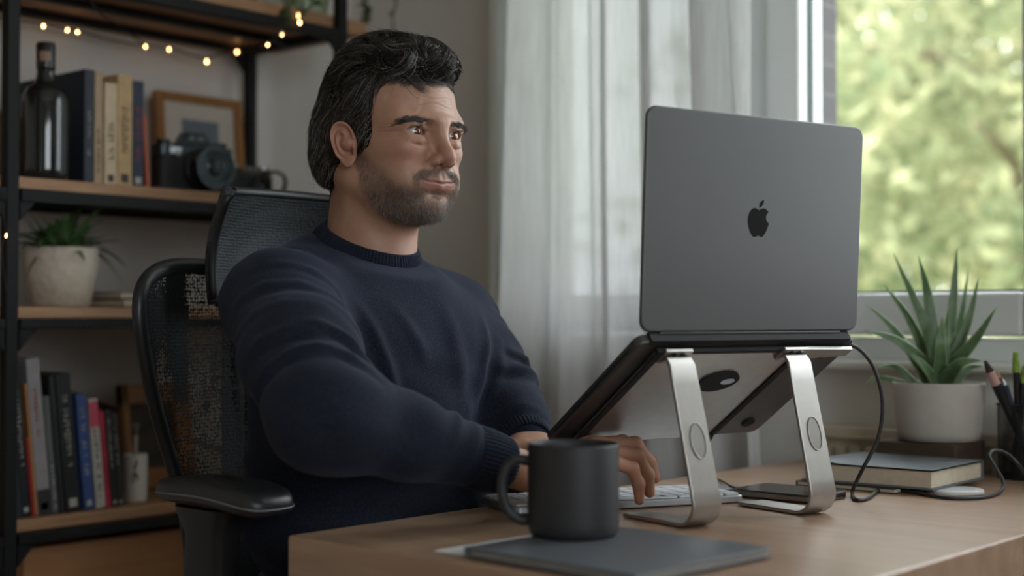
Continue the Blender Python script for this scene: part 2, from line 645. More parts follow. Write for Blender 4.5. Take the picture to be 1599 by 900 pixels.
structure('trim_1', MB().span((-1.32, 2.044, 0.081), (0.4, 2.0505, 0.892)), m_sillm)
structure('baseboard_left', MB().span((WALL_X, RY0, 0), (WALL_X + 0.014, WALL_Y, 0.08)), m_frame, bevel=0.004)
structure('baseboard_front', MB().span((WALL_X, WALL_Y - 0.014, 0), (RX1, WALL_Y, 0.08)), m_frame, bevel=0.004)

# ------------------------------------------------------------------ curtain
t = NT('sheer_curtain'); t.t.nodes.remove(t.b)
df = t.n('ShaderNodeBsdfDiffuse'); tl = t.n('ShaderNodeBsdfTranslucent'); m1 = t.n('ShaderNodeMixShader'); m2 = t.n('ShaderNodeMixShader'); tp = t.n('ShaderNodeBsdfTransparent')
v = t.coord('Object', (900, 900, 900))
wv = t.noise(v, 1.0, 2)
colr = t.ramp(t.noise(t.coord('Object', (260, 260, 12)), 1.0, 3), [(0.3, srgb(222, 222, 222)), (0.7, srgb(240, 240, 240))])
t.l(colr, df.inputs[0]); t.l(colr, tl.inputs[0])
m1.inputs[0].default_value = 0.38; m2.inputs[0].default_value = 0.03
t.l(df.outputs[0], m1.inputs[1]); t.l(tl.outputs[0], m1.inputs[2]); t.l(m1.outputs[0], m2.inputs[1]); t.l(tp.outputs[0], m2.inputs[2]); t.l(m2.outputs[0], t.out.inputs[0])
m_curtain = t.m
FOLDS = [0.0, .085, .18, .255, .36, .455, .53, .63, .715, .80, .865, .94, 1.0]   # fold crests along the cloth


def curtain_pt(u, w):
    z = 0.03 + w * 2.30
    flare = 1 - w
    xl = -1.735 - 0.075 * flare ** 0.8
    xr = -1.235 + 0.11 * flare ** 1.3
    uu = u + 0.012 * math.sin(5 * w + 9 * u) * (0.4 + flare)
    ph = np.interp(uu, FOLDS, range(len(FOLDS)))
    amp = 0.046 * (0.75 + 0.35 * math.sin(7.3 * u + 1.7)) * (0.75 + 0.4 * flare)
    s = math.sin(2 * PI * ph * 0.5 * 1.0)
    s2 = math.sin(2 * PI * ph)
    x = xl + (xr - xl) * u + 0.010 * math.sin(2 * PI * ph + 0.6)
    y = 1.955 + amp * s + 0.006 * s2 + 0.006 * math.sin(23 * u + 3 * w)
    return (x, y, z)


cur = MB().grid(curtain_pt, 260, 40).build('cloth', m_curtain, None, smooth=True)
cr = thing('curtain', 'sheer white curtain in soft vertical folds beside the window', 'curtain', (0, 0, 0))
cur.parent = cr
mb = MB(); mb.tube([(-2.0, 1.955, 2.345), (0.35, 1.955, 2.345)], 0.012, 14)
mb.ball((-2.0, 1.955, 2.345), 0.022); mb.ball((0.35, 1.955, 2.345), 0.022)
for x in (-1.93, -0.7, 0.28): mb.tube([(x, 1.955, 2.345), (x, 2.05, 2.345)], 0.007, 8)
mb.build('curtain_rod', m_black, cr, smooth=True)

# ------------------------------------------------------------------ radiator below the sill
m_rad = mat('radiator_enamel', srgb(206, 198, 180), 0.45, var=0.04)
rd = thing('radiator', 'cream panel radiator under the window sill behind the desk', 'radiator', (0, 0, 0))
mb = MB()
for i in range(38):
    x = -1.115 + i * 0.025
    mb.span((x, 2.003, 0.16), (x + 0.017, 2.04, 0.775))
mb.span((-1.12, 2.012, 0.15), (-0.16, 2.036, 0.785))
mb.build('panel', m_rad, rd, bevel=0.003)
mb = MB(); mb.span((-1.13, 1.998, 0.785), (-0.15, 2.046, 0.806)); mb.build('top_grille', m_rad, rd, bevel=0.004)
for x in (-1.08, -0.2): MB().span((x - 0.012, 2.008, 0.0), (x + 0.012, 2.034, 0.16)).build('foot', m_rad, rd)

# ------------------------------------------------------------------ outside
m_brick = NT('outside_brick')
bt = m_brick.n('ShaderNodeTexBrick')
bt.inputs['Color1'].default_value = srgb(70, 64, 69); bt.inputs['Color2'].default_value = srgb(84, 77, 80); bt.inputs['Mortar'].default_value = srgb(96, 91, 92)
bt.inputs['Scale'].default_value = 9.0
tc = m_brick.n('ShaderNodeTexCoord'); mp = m_brick.n('ShaderNodeMapping'); mp.inputs['Rotation'].default_value = (math.radians(90), 0, math.radians(90))
m_brick.l(tc.outputs['Object'], mp.inputs[0]); m_brick.l(mp.outputs[0], bt.inputs['Vector'])
m_brick.set(Base_Color=bt.outputs[0], Roughness=0.9)
o = MB().span((-1.56, 2.312, 0.0), (-1.302, 2.405, 2.8)).build('brick_pier', m_brick.m)
tag(o, 'grey brick pier outside the left edge of the window glass', 'pillar')
structure('ground', MB().span((-30, 2.35, -0.4), (20, 40, -0.3)), mat('lawn', srgb(110, 130, 70), 0.95, var=0.25, vs=2))

t = NT('leaf_light')
nn = t.noise(t.coord('Object'), 3.0, 2)
lc = t.ramp(nn, [(0.33, srgb(112, 122, 92)), (0.5, srgb(150, 153, 117)), (0.66, srgb(196, 190, 152))])
t.t.nodes.remove(t.b)
df = t.n('ShaderNodeBsdfDiffuse'); tl = t.n('ShaderNodeBsdfTranslucent'); m1 = t.n('ShaderNodeMixShader')
m1.inputs[0].default_value = 0.45
t.l(lc, df.inputs[0]); t.l(lc, tl.inputs[0]); t.l(df.outputs[0], m1.inputs[1]); t.l(tl.outputs[0], m1.inputs[2]); t.l(m1.outputs[0], t.out.inputs[0])
m_leaf = t.m
m_bark = mat('bark', srgb(110, 96, 78), 0.95, var=0.3, vs=12, bump=0.6, bs=40, bd=0.01)


def tree(name, label, x, y, h, r, nleaf, leaf, seed, low=0.8):
    rg = np.random.default_rng(seed)
    root = thing(name, label, 'tree', (x, y, -0.3), group='trees outside the window')
    mb = MB()
    mb.tube(spline([(0, 0, 0), (0.05, 0.03, h * 0.3), (-0.04, 0.05, h * 0.62), (0.02, 0, h * 0.9)], 5), [0.13 - 0.1 * i / 15 for i in range(16)], 8)
    for k in range(9):
        a = k * 2.4; z0 = h * (0.25 + 0.07 * k)
        mb.tube(spline([(0, 0, z0), (0.4 * r * math.cos(a), 0.4 * r * math.sin(a), z0 + 0.25 * r), (0.8 * r * math.cos(a), 0.8 * r * math.sin(a), z0 + 0.35 * r)], 4), [0.05 - 0.04 * i / 8 for i in range(9)], 6)
    mb.build('trunk', m_bark, root, smooth=True)
    # clumped leaves in an ellipsoid crown
    nc = 60
    d = rg.normal(size=(nc, 3)); d /= np.linalg.norm(d, axis=1, keepdims=True)
    cc = d * (rg.random((nc, 1)) ** 0.45) * np.array([r, r, (h - low) / 2]) + np.array([0, 0, (h + low) / 2])
    ci = rg.integers(0, nc, nleaf)
    c = cc[ci] + rg.normal(size=(nleaf, 3)) * 0.2 * r
    a = rg.normal(size=(nleaf, 3)); a /= np.linalg.norm(a, axis=1, keepdims=True)
    b = np.cross(a, rg.normal(size=(nleaf, 3))); b /= np.linalg.norm(b, axis=1, keepdims=True)
    L = leaf * (0.6 + 0.8 * rg.random((nleaf, 1)))
    n = np.cross(a, b)
    V = np.stack([c - a * L * 0.5, c + b * L * 0.26 + n * L * 0.06, c + a * L * 0.5, c - b * L * 0.26 + n * L * 0.06], 1).reshape(-1, 3)
    F = np.arange(nleaf * 4).reshape(-1, 4)
    o = link('foliage', np_mesh('foliage', V, F), m_leaf, root)
    o['kind'] = 'stuff'
    return root


tree('garden_tree', 'tall light green tree filling the right half of the window view', -2.75, 7.2, 4.4, 1.25, 6000, 0.13, 3, 0.1)
tree('garden_tree', 'yellow green tree seen through the glass just right of the laptop', -4.75, 8.8, 4.4, 1.35, 6000, 0.13, 4, 0.1)
tree('garden_tree', 'large pale tree standing farther back between the two nearer trees', -5.9, 13.2, 6.0, 2.6, 7000, 0.22, 5, 0.2)
# ------------------------------------------------------------------ shelving unit
def onX(px, X):
    """Y of the point in plane x=X seen at photo column px, and its depth"""
    k = (px - 799.5) / FPX
    d = X / (CA * k - SA)
    return d * (SA * k + CA), d


SX = -1.955                       # front plane of the boards
SB = -2.235
YP, YR, YL = 1.092, 1.745, 0.46      # posts
Z1 = P(35, 275, onX(35, SX)[1]).z
Z2 = P(35, 479, onX(35, SX)[1]).z
Z3 = P(40, 812, onX(40, SX)[1]).z - 0.002
Z0 = P(514, 21, onX(514, SX)[1]).z
ZB = 0.12
shelf = thing('shelving_unit', 'industrial shelf unit of oak boards on a black steel frame against the wall', 'shelf', (-2.1, 1.1, 0))


def sh(mb, name, m, **kw):
    o = mb.build(name, m, None, **kw); o.parent = shelf
    o.matrix_parent_inverse = Matrix.Translation((2.1, -1.1, 0)); return o


for y in (YL, YP, YR):
    for x in (SX + 0.001, SB + 0.018):
        sh(MB().span((x - 0.010, y - 0.010, 0), (x + 0.010, y + 0.010, 2.05)), 'post', m_black, bevel=0.002)
for z, th in ((Z0, 0.027), (Z1, 0.019), (Z2, 0.018), (Z3, 0.018), (ZB, 0.025), (1.96, 0.026)):
    mb = MB()
    n = 2
    wv = (SX - 0.010 - SB) / n
    mb.span((SB, YL - 0.07, z - th), (SX - 0.0095, YR + 0.075, z))
    sh(mb, 'shelf_board', m_shelfw, bevel=0.002)
    zt = z - th
    for x in (SX + 0.003, (SX + SB) / 2, SB + 0.012):
        for ya, yb in ((YL, YP), (YP, YR)):
            mb = MB().span((x - 0.009, ya + 0.012, zt - ((.020 if z > Z2 + .1 else .015) if x > SX else .012)), (x + 0.011, yb - 0.012, zt - 0.0005))
            sh(mb, 'rail', m_black, bevel=0.001)
    for y in (YL, YP, YR): sh(MB().span((SB + 0.02, y - 0.011, zt - 0.014), (SX - 0.008, y + 0.011, zt - 0.0005)), 'side_rail', m_black, bevel=0.001)
    for y, sgn in ((YP, 1), (YP, -1), (YR, -1), (YL, 1)):
        for x in (SX + 0.006, SB + 0.014):
            pts = [(0.0, 0.0), (0.03, 0.0), (0.0, -0.034)]
            mb = MB().prism(pts if sgn > 0 else [(-p[0], p[1]) for p in pts][::-1], -0.004, 0.004,
                     lambda a, b, c, x=x, y=y, s=sgn: (x + c, y + s * 0.012 + a, zt - 0.014 + b))
            sh(mb, 'gusset', m_black)
sh(MB().tube([(SB + 0.01, YP + 0.01, Z2 - 0.05), (SB + 0.01, YR - 0.01, Z3 + 0.03)], 0.003, 6), 'brace_wire', m_black)

# wooden box on the lowest board
bz1 = P(43, 860, onX(43, SX - 0.011)[1]).z
bx = thing('storage_box', 'plain oak storage box under the lowest bookshelf board', 'box', (-2.1, 1.42, ZB))
mb = MB()
hh = bz1 - ZB
mb.span((0.118, -0.295, 0.0), (0.134, 0.295, hh)); mb.span((-0.12, -0.295, 0), (-0.106, 0.295, hh))
mb.span((-0.106, -0.295, 0), (0.118, -0.28, hh)); mb.span((-0.106, 0.28, 0), (0.118, 0.295, hh)); mb.span((-0.106, -0.28, 0), (0.118, 0.28, 0.012))
mb.build('body', m_boxw, bx, bevel=0.002)
MB().tube(spline([(0.134, -0.05, hh * .5), (0.152, -0.045, hh * .5), (0.152, 0.045, hh * .5), (0.134, 0.05, hh * .5)], 6), 0.005, 8).build('handle', m_black, bx, smooth=True)

# ------------------------------------------------------------------ books
LET = mat('lettering_pale', srgb(176, 174, 168), 0.6)
LETD = mat('lettering_dark', srgb(58, 48, 40), 0.6)
LETR = mat('lettering_red', srgb(176, 50, 48), 0.6)


def cov(rgb, name=None): return mat('cover_%d_%d_%d' % rgb, srgb(rgb), 0.55, var=0.12, vs=40, bump=0.08, bs=500)


def lettering(rg, h, w, x, za, zb, y0=0.0, size=0.6):
    """illegible run of small marks up the spine"""
    mb = MB(); z = za
    while z < zb:
        l = rg.uniform(0.0035, 0.007)
        if rg.random() > 0.16:
            ww = w * size * rg.uniform(0.6, 1.0)
            mb.span((x - 0.0003, y0 - ww / 2, z), (x + 0.0005, y0 + ww / 2, z + l * 0.30))
            if rg.random() > 0.4: mb.span((x - 0.0003, y0 - ww / 2, z), (x + 0.0005, y0 - ww / 2 + ww * .25, z + l * .8))
            if rg.random() > 0.4: mb.span((x - 0.0003, y0 + ww * .25, z), (x + 0.0005, y0 + ww / 2, z + l * .8))
        z += l + 0.0012
    return mb


def book(label, pa, pb, ytop, zb, rgb, X=-1.985, depth=0.15, tilt=0.0, let=None, la=0.3, lb=0.85, band=None, group=None, size=0.6, seed=0, foot=None):
    ya, d = onX(pa, X); yb, _ = onX(pb, X)
    w = yb - ya - 0.0006
    h = (P((pa + pb) / 2, ytop, d).z - zb) / math.cos(tilt)
    root = thing('book', label, 'book', (X, (ya + yb) / 2 if tilt == 0 else yb - w / 2, zb), group=group)
    if tilt: root.rotation_euler = (tilt, 0, 0); root.location.z = zb + 0.5 * w * math.sin(abs(tilt)) + 0.0004
    t_ = min(0.0022, w * 0.18)
    mb = MB()
    mb.span((-depth, -w / 2, 0), (-0.001, -w / 2 + t_, h)); mb.span((-depth, w / 2 - t_, 0), (-0.001, w / 2, h)); mb.span((-t_ - 0.001, -w / 2, 0), (0, w / 2, h))
    cv = mb.build('cover', cov(rgb), root, bevel=min(0.0015, w * 0.15))
    MB().span((-depth + 0.004, -w / 2 + t_, 0.003), (-t_ - 0.001, w / 2 - t_, h - 0.003)).build('pages', m_paper, root)
    rg = random.Random(seed + int(pa * 7))
    if let is not None:
        lettering(rg, h, w, 0.0003, h * la, h * lb, 0, size).build('spine_lettering', let, root)
    if band:
        m2, a, b = band
        MB().span((-0.0002, -w / 2 + 0.0004, h * a), (0.0006, w / 2 - 0.0004, h * b)).build('spine_band', m2, root)
    if foot is not None:
        MB().span((-0.0002, -w * .25, h * .03), (0.0006, w * .25, h * .03 + w * .5)).build('spine_emblem', foot, root)
    return root


GA, GB = 'books standing on the middle shelf', 'books leaning on the bottom shelf'
book('tall navy hardback right behind the dark glass bottle', 130, 145.5, 108, Z1, (34, 40, 54), depth=0.215, let=LET, la=0.25, lb=0.7, size=0.3, group=GA)
book('slim tan book between the navy hardback and the cream book', 146, 159, 111, Z1, (172, 146, 116), depth=0.16, let=LETD, la=0.1, lb=0.5, size=0.4, group=GA)
book('cream paperback, shortest of the pale books on the middle shelf', 162, 181.5, 129, Z1, (206, 184, 152), depth=0.16, let=LETD, la=0.25, lb=0.6, group=GA, foot=LETD)
book('thick tan book beside the small navy book', 182, 205.5, 116, Z1, (192, 160, 116), depth=0.165, let=LETD, la=0.3, lb=0.7, size=0.45, group=GA, foot=LETD)
book('navy book between the thick tan book and a leaning orange booklet', 206, 223.5, 126, Z1, (36, 46, 68), depth=0.165, let=LETR, la=0.25, lb=0.75, size=0.35, group=GA, foot=LET)
book('thin orange booklet leaning at the end of the middle shelf row', 228, 234, 180, Z1, (176, 92, 62), depth=0.15, tilt=0.07, group=GA)

TL = 0.098
book('pale grey green book left of the steel shelf post', 2, 11, 545, Z3, (120, 130, 122), tilt=0.0, group=GB)
book('dark slate book just right of the steel shelf post', 24.5, 37, 590, Z3, (40, 48, 58), tilt=TL, group=GB)
book('black book with white spine lettering next to a red booklet', 36.5, 51, 580, Z3, (24, 25, 28), tilt=TL, let=LET, la=0.35, lb=0.95, size=0.45, group=GB, foot=LET)
book('thin red booklet beside the black book', 52, 56.5, 684, Z3, (160, 30, 30), tilt=TL, group=GB)
book('thin orange booklet beside the tall grey book', 57.5, 61.5, 600, Z3, (186, 132, 80), tilt=TL, group=GB)
book('tall pale grey book with red marks on its spine', 62, 83, 562, Z3, (150, 145, 146), tilt=TL, let=LETR, la=0.5, lb=0.8, size=0.25, group=GB, band=(mat('cover_dark_patch', srgb(52, 46, 50), 0.6), 0.0, 0.16), foot=LETR)
book('slim grey book just right of the tall grey book', 84, 94, 620, Z3, (96, 98, 98), tilt=TL, let=LET, la=0.05, lb=0.4, size=0.5, group=GB)
book('plain black book left of the thick black lettered book', 95, 104, 588, Z3, (26, 26, 28), tilt=TL, group=GB)
book('thick black book with large white spine lettering', 105, 129, 586, Z3, (22, 22, 24), tilt=TL, let=LET, la=0.3, lb=0.85, size=0.4, group=GB, foot=LET)
book('bright blue book with white lettering on the bottom shelf', 134, 150, 617, Z3, (56, 82, 140), tilt=TL, let=LET, la=0.3, lb=0.9, size=0.4, group=GB, foot=LET)
book('white spined book with a pink top band', 152.5, 167.5, 624, Z3, (190, 184, 176), tilt=TL, let=LETD, la=0.1, lb=0.7, size=0.4, group=GB, band=(mat('cover_pink', srgb(206, 82, 104), 0.6), 0.74, 0.97))
book('crimson book right of the white and pink one', 168, 176, 644, Z3, (184, 38, 66), tilt=TL, let=LETD, la=0.2, lb=0.8, size=0.3, group=GB)
book('black book with pale scribbled spine beside the crimson one', 177, 186, 640, Z3, (30, 32, 34), tilt=TL, let=LET, la=0.4, lb=0.9, size=0.5, group=GB, foot=LET)
book('last black book of the bottom row beside the white cup', 186.5, 195.5, 646, Z3, (34, 36, 38), tilt=TL, let=LET, la=0.45, lb=0.85, size=0.5, group=GB, foot=LET)

# ------------------------------------------------------------------ bottle
m_bottle = NT('dark_glass')
m_bottle.set(Base_Color=(0.016, 0.018, 0.019, 1), Roughness=0.10); m_bottle.b.inputs['Coat Weight'].default_value = 0.6
y, d = onX(69, -2.005)
sc = 36.5 / FPX * d
hb = P(69, 68, d).z - Z1
bt_ = thing('bottle', 'squat dark glass bottle beside the navy hardback', 'bottle', (-2.005, y, Z1))
MB().lathe([(sc * .55, 0.002), (sc * .85, 0.0), (sc * .98, 0.006), (sc, 0.016), (sc, hb * .56), (sc * .95, hb * .615), (sc * .78, hb * .665), (sc * .5, hb * .70), (sc * .41, hb * .735), (sc * .38, hb * .78), (sc * .38, hb * .82)], 48).build('body', m_bottle.m, bt_, smooth=True)
MB().lathe([(sc * .40, hb * .815), (sc * .405, hb * .82), (sc * .405, hb * .985), (sc * .37, hb), (0.0001, hb)], 32).build('cap', mat('cap_black', srgb(26, 26, 28), 0.3), bt_, smooth='angle')
mb = MB(); mb.grid(lambda u, w: (sc * .412 * math.cos(-1.2 + u * 1.1), sc * .412 * math.sin(-1.2 + u * 1.1), hb * (.86 + .07 * w)), 10, 2); mb.build('closing_strip', mat('seal_paper', srgb(150, 120, 100), 0.7), bt_)

# ------------------------------------------------------------------ things left of the post
y, d = onX(2, -2.1)
v = thing('vase', 'brown stoneware vase left of the steel shelf post', 'vase', (-2.1, y - 0.045, Z1))
MB().lathe([(0.03, 0), (0.045, 0.004), (0.056, 0.04), (0.058, 0.07), (0.05, 0.1), (0.034, 0.115), (0.03, 0.128), (0.034, 0.135), (0.029, 0.134), (0.027, 0.12), (0.03, 0.112), (0.001, 0.06)], 40).build('body', mat('stoneware', srgb(128, 102, 78), 0.7, var=0.2, vs=30, bump=0.2), v, smooth=True)

# ------------------------------------------------------------------ framed picture on the middle shelf
X = -2.185
ya, da = onX(249, X); yb, db = onX(383, X)
w = yb - ya
h = P(249, 143, da).z - Z1 + 0.004
pf = thing('picture_frame', 'oak framed small print with a wide mat leaning behind the film camera', 'picture', (X, (ya + yb) / 2, Z1 + 0.001), rot=(0, math.radians(-5), 0))
b = 0.0155
mb = MB(); mb.span((-0.012, -w / 2, 0), (0.006, -w / 2 + b, h)); mb.span((-0.012, w / 2 - b, 0), (0.006, w / 2, h)); mb.span((-0.012, -w / 2 + b, 0), (0.006, w / 2 - b, b)); mb.span((-0.012, -w / 2 + b, h - b), (0.006, w / 2 - b, h))
mb.build('frame', m_framew, pf, bevel=0.0015)
MB().span((-0.010, -w / 2 + b, b), (-0.004, w / 2 - b, h - b)).build('mat_board', mat('mat_board', srgb(206, 196, 180), 0.8, var=0.03), pf)
t = NT('print_landscape')
sep = t.n('ShaderNodeSeparateXYZ'); t.l(t.coord('Object'), sep.inputs[0])
col = t.ramp(t.math('MULTIPLY', t.math('ADD', sep.outputs[2], t.math('MULTIPLY', t.noise(t.coord('Object'), 30, 4), 0.03)), 8.0), [(0.2, srgb(70, 66, 60)), (0.45, srgb(120, 110, 98)), (0.6, srgb(126, 130, 132)), (0.9, srgb(108, 118, 128))])
t.set(Base_Color=col, Roughness=0.5)
MB().span((-0.004, -w * .20, h * .30), (-0.0032, w * .23, h * .77)).build('print', t.m, pf)

# ------------------------------------------------------------------ film cameras
m_cam = mat('camera_leather', srgb(30, 32, 33), 0.6, var=0.2, vs=200, bump=0.5, bs=1400, bd=0.0004)
m_camm = mat('camera_enamel', srgb(64, 74, 78), 0.32, 0.6, var=0.1)
m_lens = NT('lens_glass'); m_lens.set(Base_Color=(0.012, 0.018, 0.026, 1), Roughness=0.12, Metallic=0.0)
m_silver = mat('satin_silver', srgb(170, 174, 178), 0.3, 1.0)
X = -2.035
ya, da = onX(243, X); yb, db = onX(352, X)
w = yb - ya
cam = thing('camera', 'black film camera with a large lens in front of the framed print', 'camera', (X, (ya + yb) / 2, Z1), rz=math.radians(-8))
k = w / 0.14
fn = lambda a, b_, c: (b_, a, c)


def prismY(mb, pts, z0, z1): return mb.prism(pts, z0, z1)


body = [(y_ * k, x_ * k) for x_, y_ in ()]
out = rrect(0.04 * k, 0.14 * k, 0.014 * k)
MB().prism(out, 0.002, 0.060 * k).build('body', m_cam, cam, bevel=0.001, smooth='angle')
MB().prism(rrect(0.041 * k, 0.141 * k, 0.014 * k), 0.060 * k, 0.079 * k).build('top_plate', m_camm, cam, bevel=0.002, smooth='angle')
mb = MB()
for a, b_, z0, z1 in ((0.03, 0.018, 0.0785, 0.0795),): pass
V = [(-0.019, -0.03, .079), (0.021, -0.03, .079), (0.021, 0.03, .079), (-0.019, 0.03, .079), (-0.012, -0.017, .103), (0.016, -0.015, .101), (0.016, 0.015, .101), (-0.012, 0.017, .103)]
mb.add([(a * k, b_ * k, c * k) for a, b_, c in V], [(0, 3, 2, 1), (4, 5, 6, 7), (0, 1, 5, 4), (1, 2, 6, 5), (2, 3, 7, 6), (3, 0, 4, 7)])
pp = mb.build('prism_housing', m_camm, cam, bevel=0.003)
npz = lettering(random.Random(5), .02, .006 * k, 0, -0.012 * k, 0.012 * k, 0).build('nameplate', m_white, cam)
npz.location = (0.0188 * k, 0, 0.091 * k); npz.rotation_euler = (math.radians(-90), 0, 0)
mb = MB()
Mx = Matrix.Rotation(math.radians(90), 3, 'Y')
ln = MB().lathe([(.034 * k, .018 * k), (.036 * k, .022 * k), (.036 * k, .034 * k), (.033 * k, .036 * k), (.033 * k, .046 * k), (.0345 * k, .048 * k), (.0345 * k, .066 * k), (.031 * k, .068 * k), (.029 * k, .064 * k), (.026 * k, .058 * k), (.0001, .058 * k)], 40, (0, .008 * k, .040 * k), Mx).build('lens', m_blackp, cam, smooth='angle')
MB().lathe([(.0345 * k, .0655 * k), (.0345 * k, .0685 * k), (.0305 * k, .0685 * k), (.0300 * k, .0655 * k)], 40, (0, .008 * k, .040 * k), Mx).build('lens_ring', m_camm, ln, smooth='angle')
MB().lathe([(.0262 * k, .0575 * k), (.023 * k, .0610 * k), (.017 * k, .0650 * k), (.009 * k, .0675 * k), (.0001, .0682 * k)], 32, (0, .008 * k, .040 * k), Mx).build('front_element', m_lens.m, ln, smooth=True)
for x_, y_, h_, r_ in ((0, -.052, .087, .012), (0, .05, .088, .013), (.006, .036, .085, .005)): MB().cyl((x_ * k, y_ * k, .079 * k), (x_ * k, y_ * k, h_ * k), r_ * k).build('dial', m_blackp, cam, smooth='angle')
MB().ball((.021 * k, -.038 * k, .062 * k), .005 * k).build('release_button', m_silver, cam, smooth=True)
MB().span((.0203 * k, -.05 * k, .064 * k), (.0213 * k, -.03 * k, .074 * k)).build('model_plate', m_silver, cam)

X = -2.09
ya, da = onX(352, X); yb, db = onX(420, X)
w = yb - ya; k = w / 0.12
c2 = thing('camera', 'small older camera with a looped strap at the right end of the shelf', 'camera', (X, (ya + yb) / 2, Z1), rz=math.radians(-4))
MB().prism(rrect(0.034 * k, 0.12 * k, 0.015 * k), 0.001, 0.056 * k).build('body', m_cam, c2, bevel=0.001, smooth='angle')
MB().prism(rrect(0.033 * k, 0.112 * k, 0.012 * k), 0.056 * k, 0.072 * k).build('top_plate', mat('camera_brassy', srgb(84, 76, 66), 0.35, 0.7), c2, bevel=0.002, smooth='angle')
for a_, b_ in ((-.012, .012), (.025, .04), (-.045, -.03)): MB().span((.0168 * k, a_ * k, .0595 * k), (.0178 * k, b_ * k, .0685 * k)).build('finder_window', m_lens.m, c2)
for y_, h_, r_ in ((.04, .08, .011), (-.038, .081, .010)): MB().cyl((0, y_ * k, .072 * k), (0, y_ * k, h_ * k), r_ * k).build('dial', m_silver, c2, smooth='angle')
MB().span((-.007 * k, -.01 * k, .072 * k), (.007 * k, .01 * k, .075 * k)).build('shoe_mount', m_silver, c2)
ln = MB().lathe([(.024 * k, .015 * k), (.024 * k, .026 * k), (.021 * k, .028 * k), (.021 * k, .04 * k), (.018 * k, .041 * k), (.015 * k, .036 * k), (.0001, .036 * k)], 32, (0, .012 * k, .03 * k), Mx).build('lens', m_blackp, c2, smooth='angle')
MB().lathe([(.0152 * k, .0355 * k), (.008 * k, .038 * k), (.0001, .039 * k)], 24, (0, .012 * k, .03 * k), Mx).build('front_element', m_lens.m, ln, smooth=True)
ry = onX(428, -2.07)[0] - (ya + yb) / 2
MB().tube([(0.02 + 0.006 * math.sin(2 * a), ry + .022 * math.cos(a), .0305 + .026 * math.sin(a)) for a in [2 * PI * i / 40 for i in range(41)]], 0.0032, 8, caps=False, flat=1.6).build('strap', mat('strap_leather', srgb(66, 50, 38), 0.6), c2, smooth=True)

# ------------------------------------------------------------------ potted plant on the lower shelf
def blade(mb, base, az, length, width, rise, droop, seg=9, fold=0.25, twist=0.0):
    """one arching leaf with a keel"""
    pts = []
    rows = []
    for i in range(seg):
        t_ = i / (seg - 1)
        r = length * (t_ * math.cos(rise) )
        z = length * (t_ * math.sin(rise) - droop * t_ * t_)
        c = Vector((base[0] + r * math.cos(az), base[1] + r * math.sin(az), base[2] + z))
        wd = width * (0.55 + 0.9 * t_ if t_ < 0.35 else 0.865 * (1 - ((t_ - 0.35) / 0.65) ** 1.8)) + 0.0004
        side = Vector((-math.sin(az + twist * t_), math.cos(az + twist * t_), 0))
        up = Vector((0, 0, 1)) * fold * wd
        rows.append([c - side * wd + up, c - up * 0.3, c + side * wd + up])
    vs = [p for r_ in rows for p in r_]
    fs = []
    for i in range(seg - 1):
        for j in (0, 1): fs.append((i * 3 + j, i * 3 + j + 1, (i + 1) * 3 + j + 1, (i + 1) * 3 + j))
    mb.add(vs, fs)


m_green = mat('leaf_deep_green', srgb(86, 120, 70), 0.5, var=0.3, vs=30)
y, d = onX(95, -2.075)
sc = 57 / FPX * d
hp = P(95, 388, d).z - Z2
pl = thing('potted_plant', 'leafy green plant in a rough white pot on the shelf above the leaning books', 'plant', (-2.075, y, Z2))
rg = random.Random(4)
m_rough = mat('hammered_ceramic', srgb(214, 202, 184), 0.6, var=0.08, vs=60, bump=0.8, bs=90, bd=0.004)
MB().lathe([(sc * .7, 0), (sc * .80, 0.002), (sc * .90, hp * .45), (sc, hp * .68), (sc * .985, hp * .72), (sc, hp * .76), (sc * 1.0, hp * .985), (sc * .97, hp), (sc * .92, hp * .99), (sc * .90, hp * .9), (0.0001, hp * .88)], 56).build('pot', m_rough, pl, smooth=True)
mb = MB()
for i in range(85):
    az = rg.uniform(0, 2 * PI); q = rg.random()
    L = rg.uniform(.065, .105) if i % 9 else rg.uniform(.10, .13)
    blade(mb, (sc * .45 * q * math.cos(az), sc * .45 * q * math.sin(az), hp * .9), az + rg.uniform(-.3, .3), L, rg.uniform(.0055, .0085), rg.uniform(.45, 1.3), rg.uniform(.15, .75))
for az in (0.9, 1.25, 1.0, -1.9, -1.2): blade(mb, (0, 0, hp * .92), az, rg.uniform(.1, .13), .0045, .55, .95)
mb.build('leaves', m_green, pl, smooth=True)

# books lying flat behind the chair
for (lab, pa, pb, zc, th, rgb, rz) in (('dark hardback lying flat under the silver grey one', 143, 246, Z2, .0135, (38, 40, 44), 0.05), ('silver grey book lying on top of the dark hardback', 147, 238, Z2 + .0138, .0115, (128, 134, 138), -0.06)):
    ya, d = onX(pa, -2.06); yb, _ = onX(pb, -2.06)
    r = thing('book', lab, 'book', (-2.07, (ya + yb) / 2 + 0.02, zc), rz=rz, group='flat books on the lower shelf')
    w = yb - ya
    mb = MB(); mb.span((-.065, -w / 2, 0), (.065, w / 2, .0018)); mb.span((-.065, -w / 2, th - .0018), (.065, w / 2, th)); mb.span((-.067, -w / 2, 0), (-.064, w / 2, th)); mb.build('cover', cov(rgb), r, bevel=.0008)
    MB().span((-.064, -w / 2 + .003, .0018), (.062, w / 2 - .003, th - .0018)).build('pages', m_paper, r)

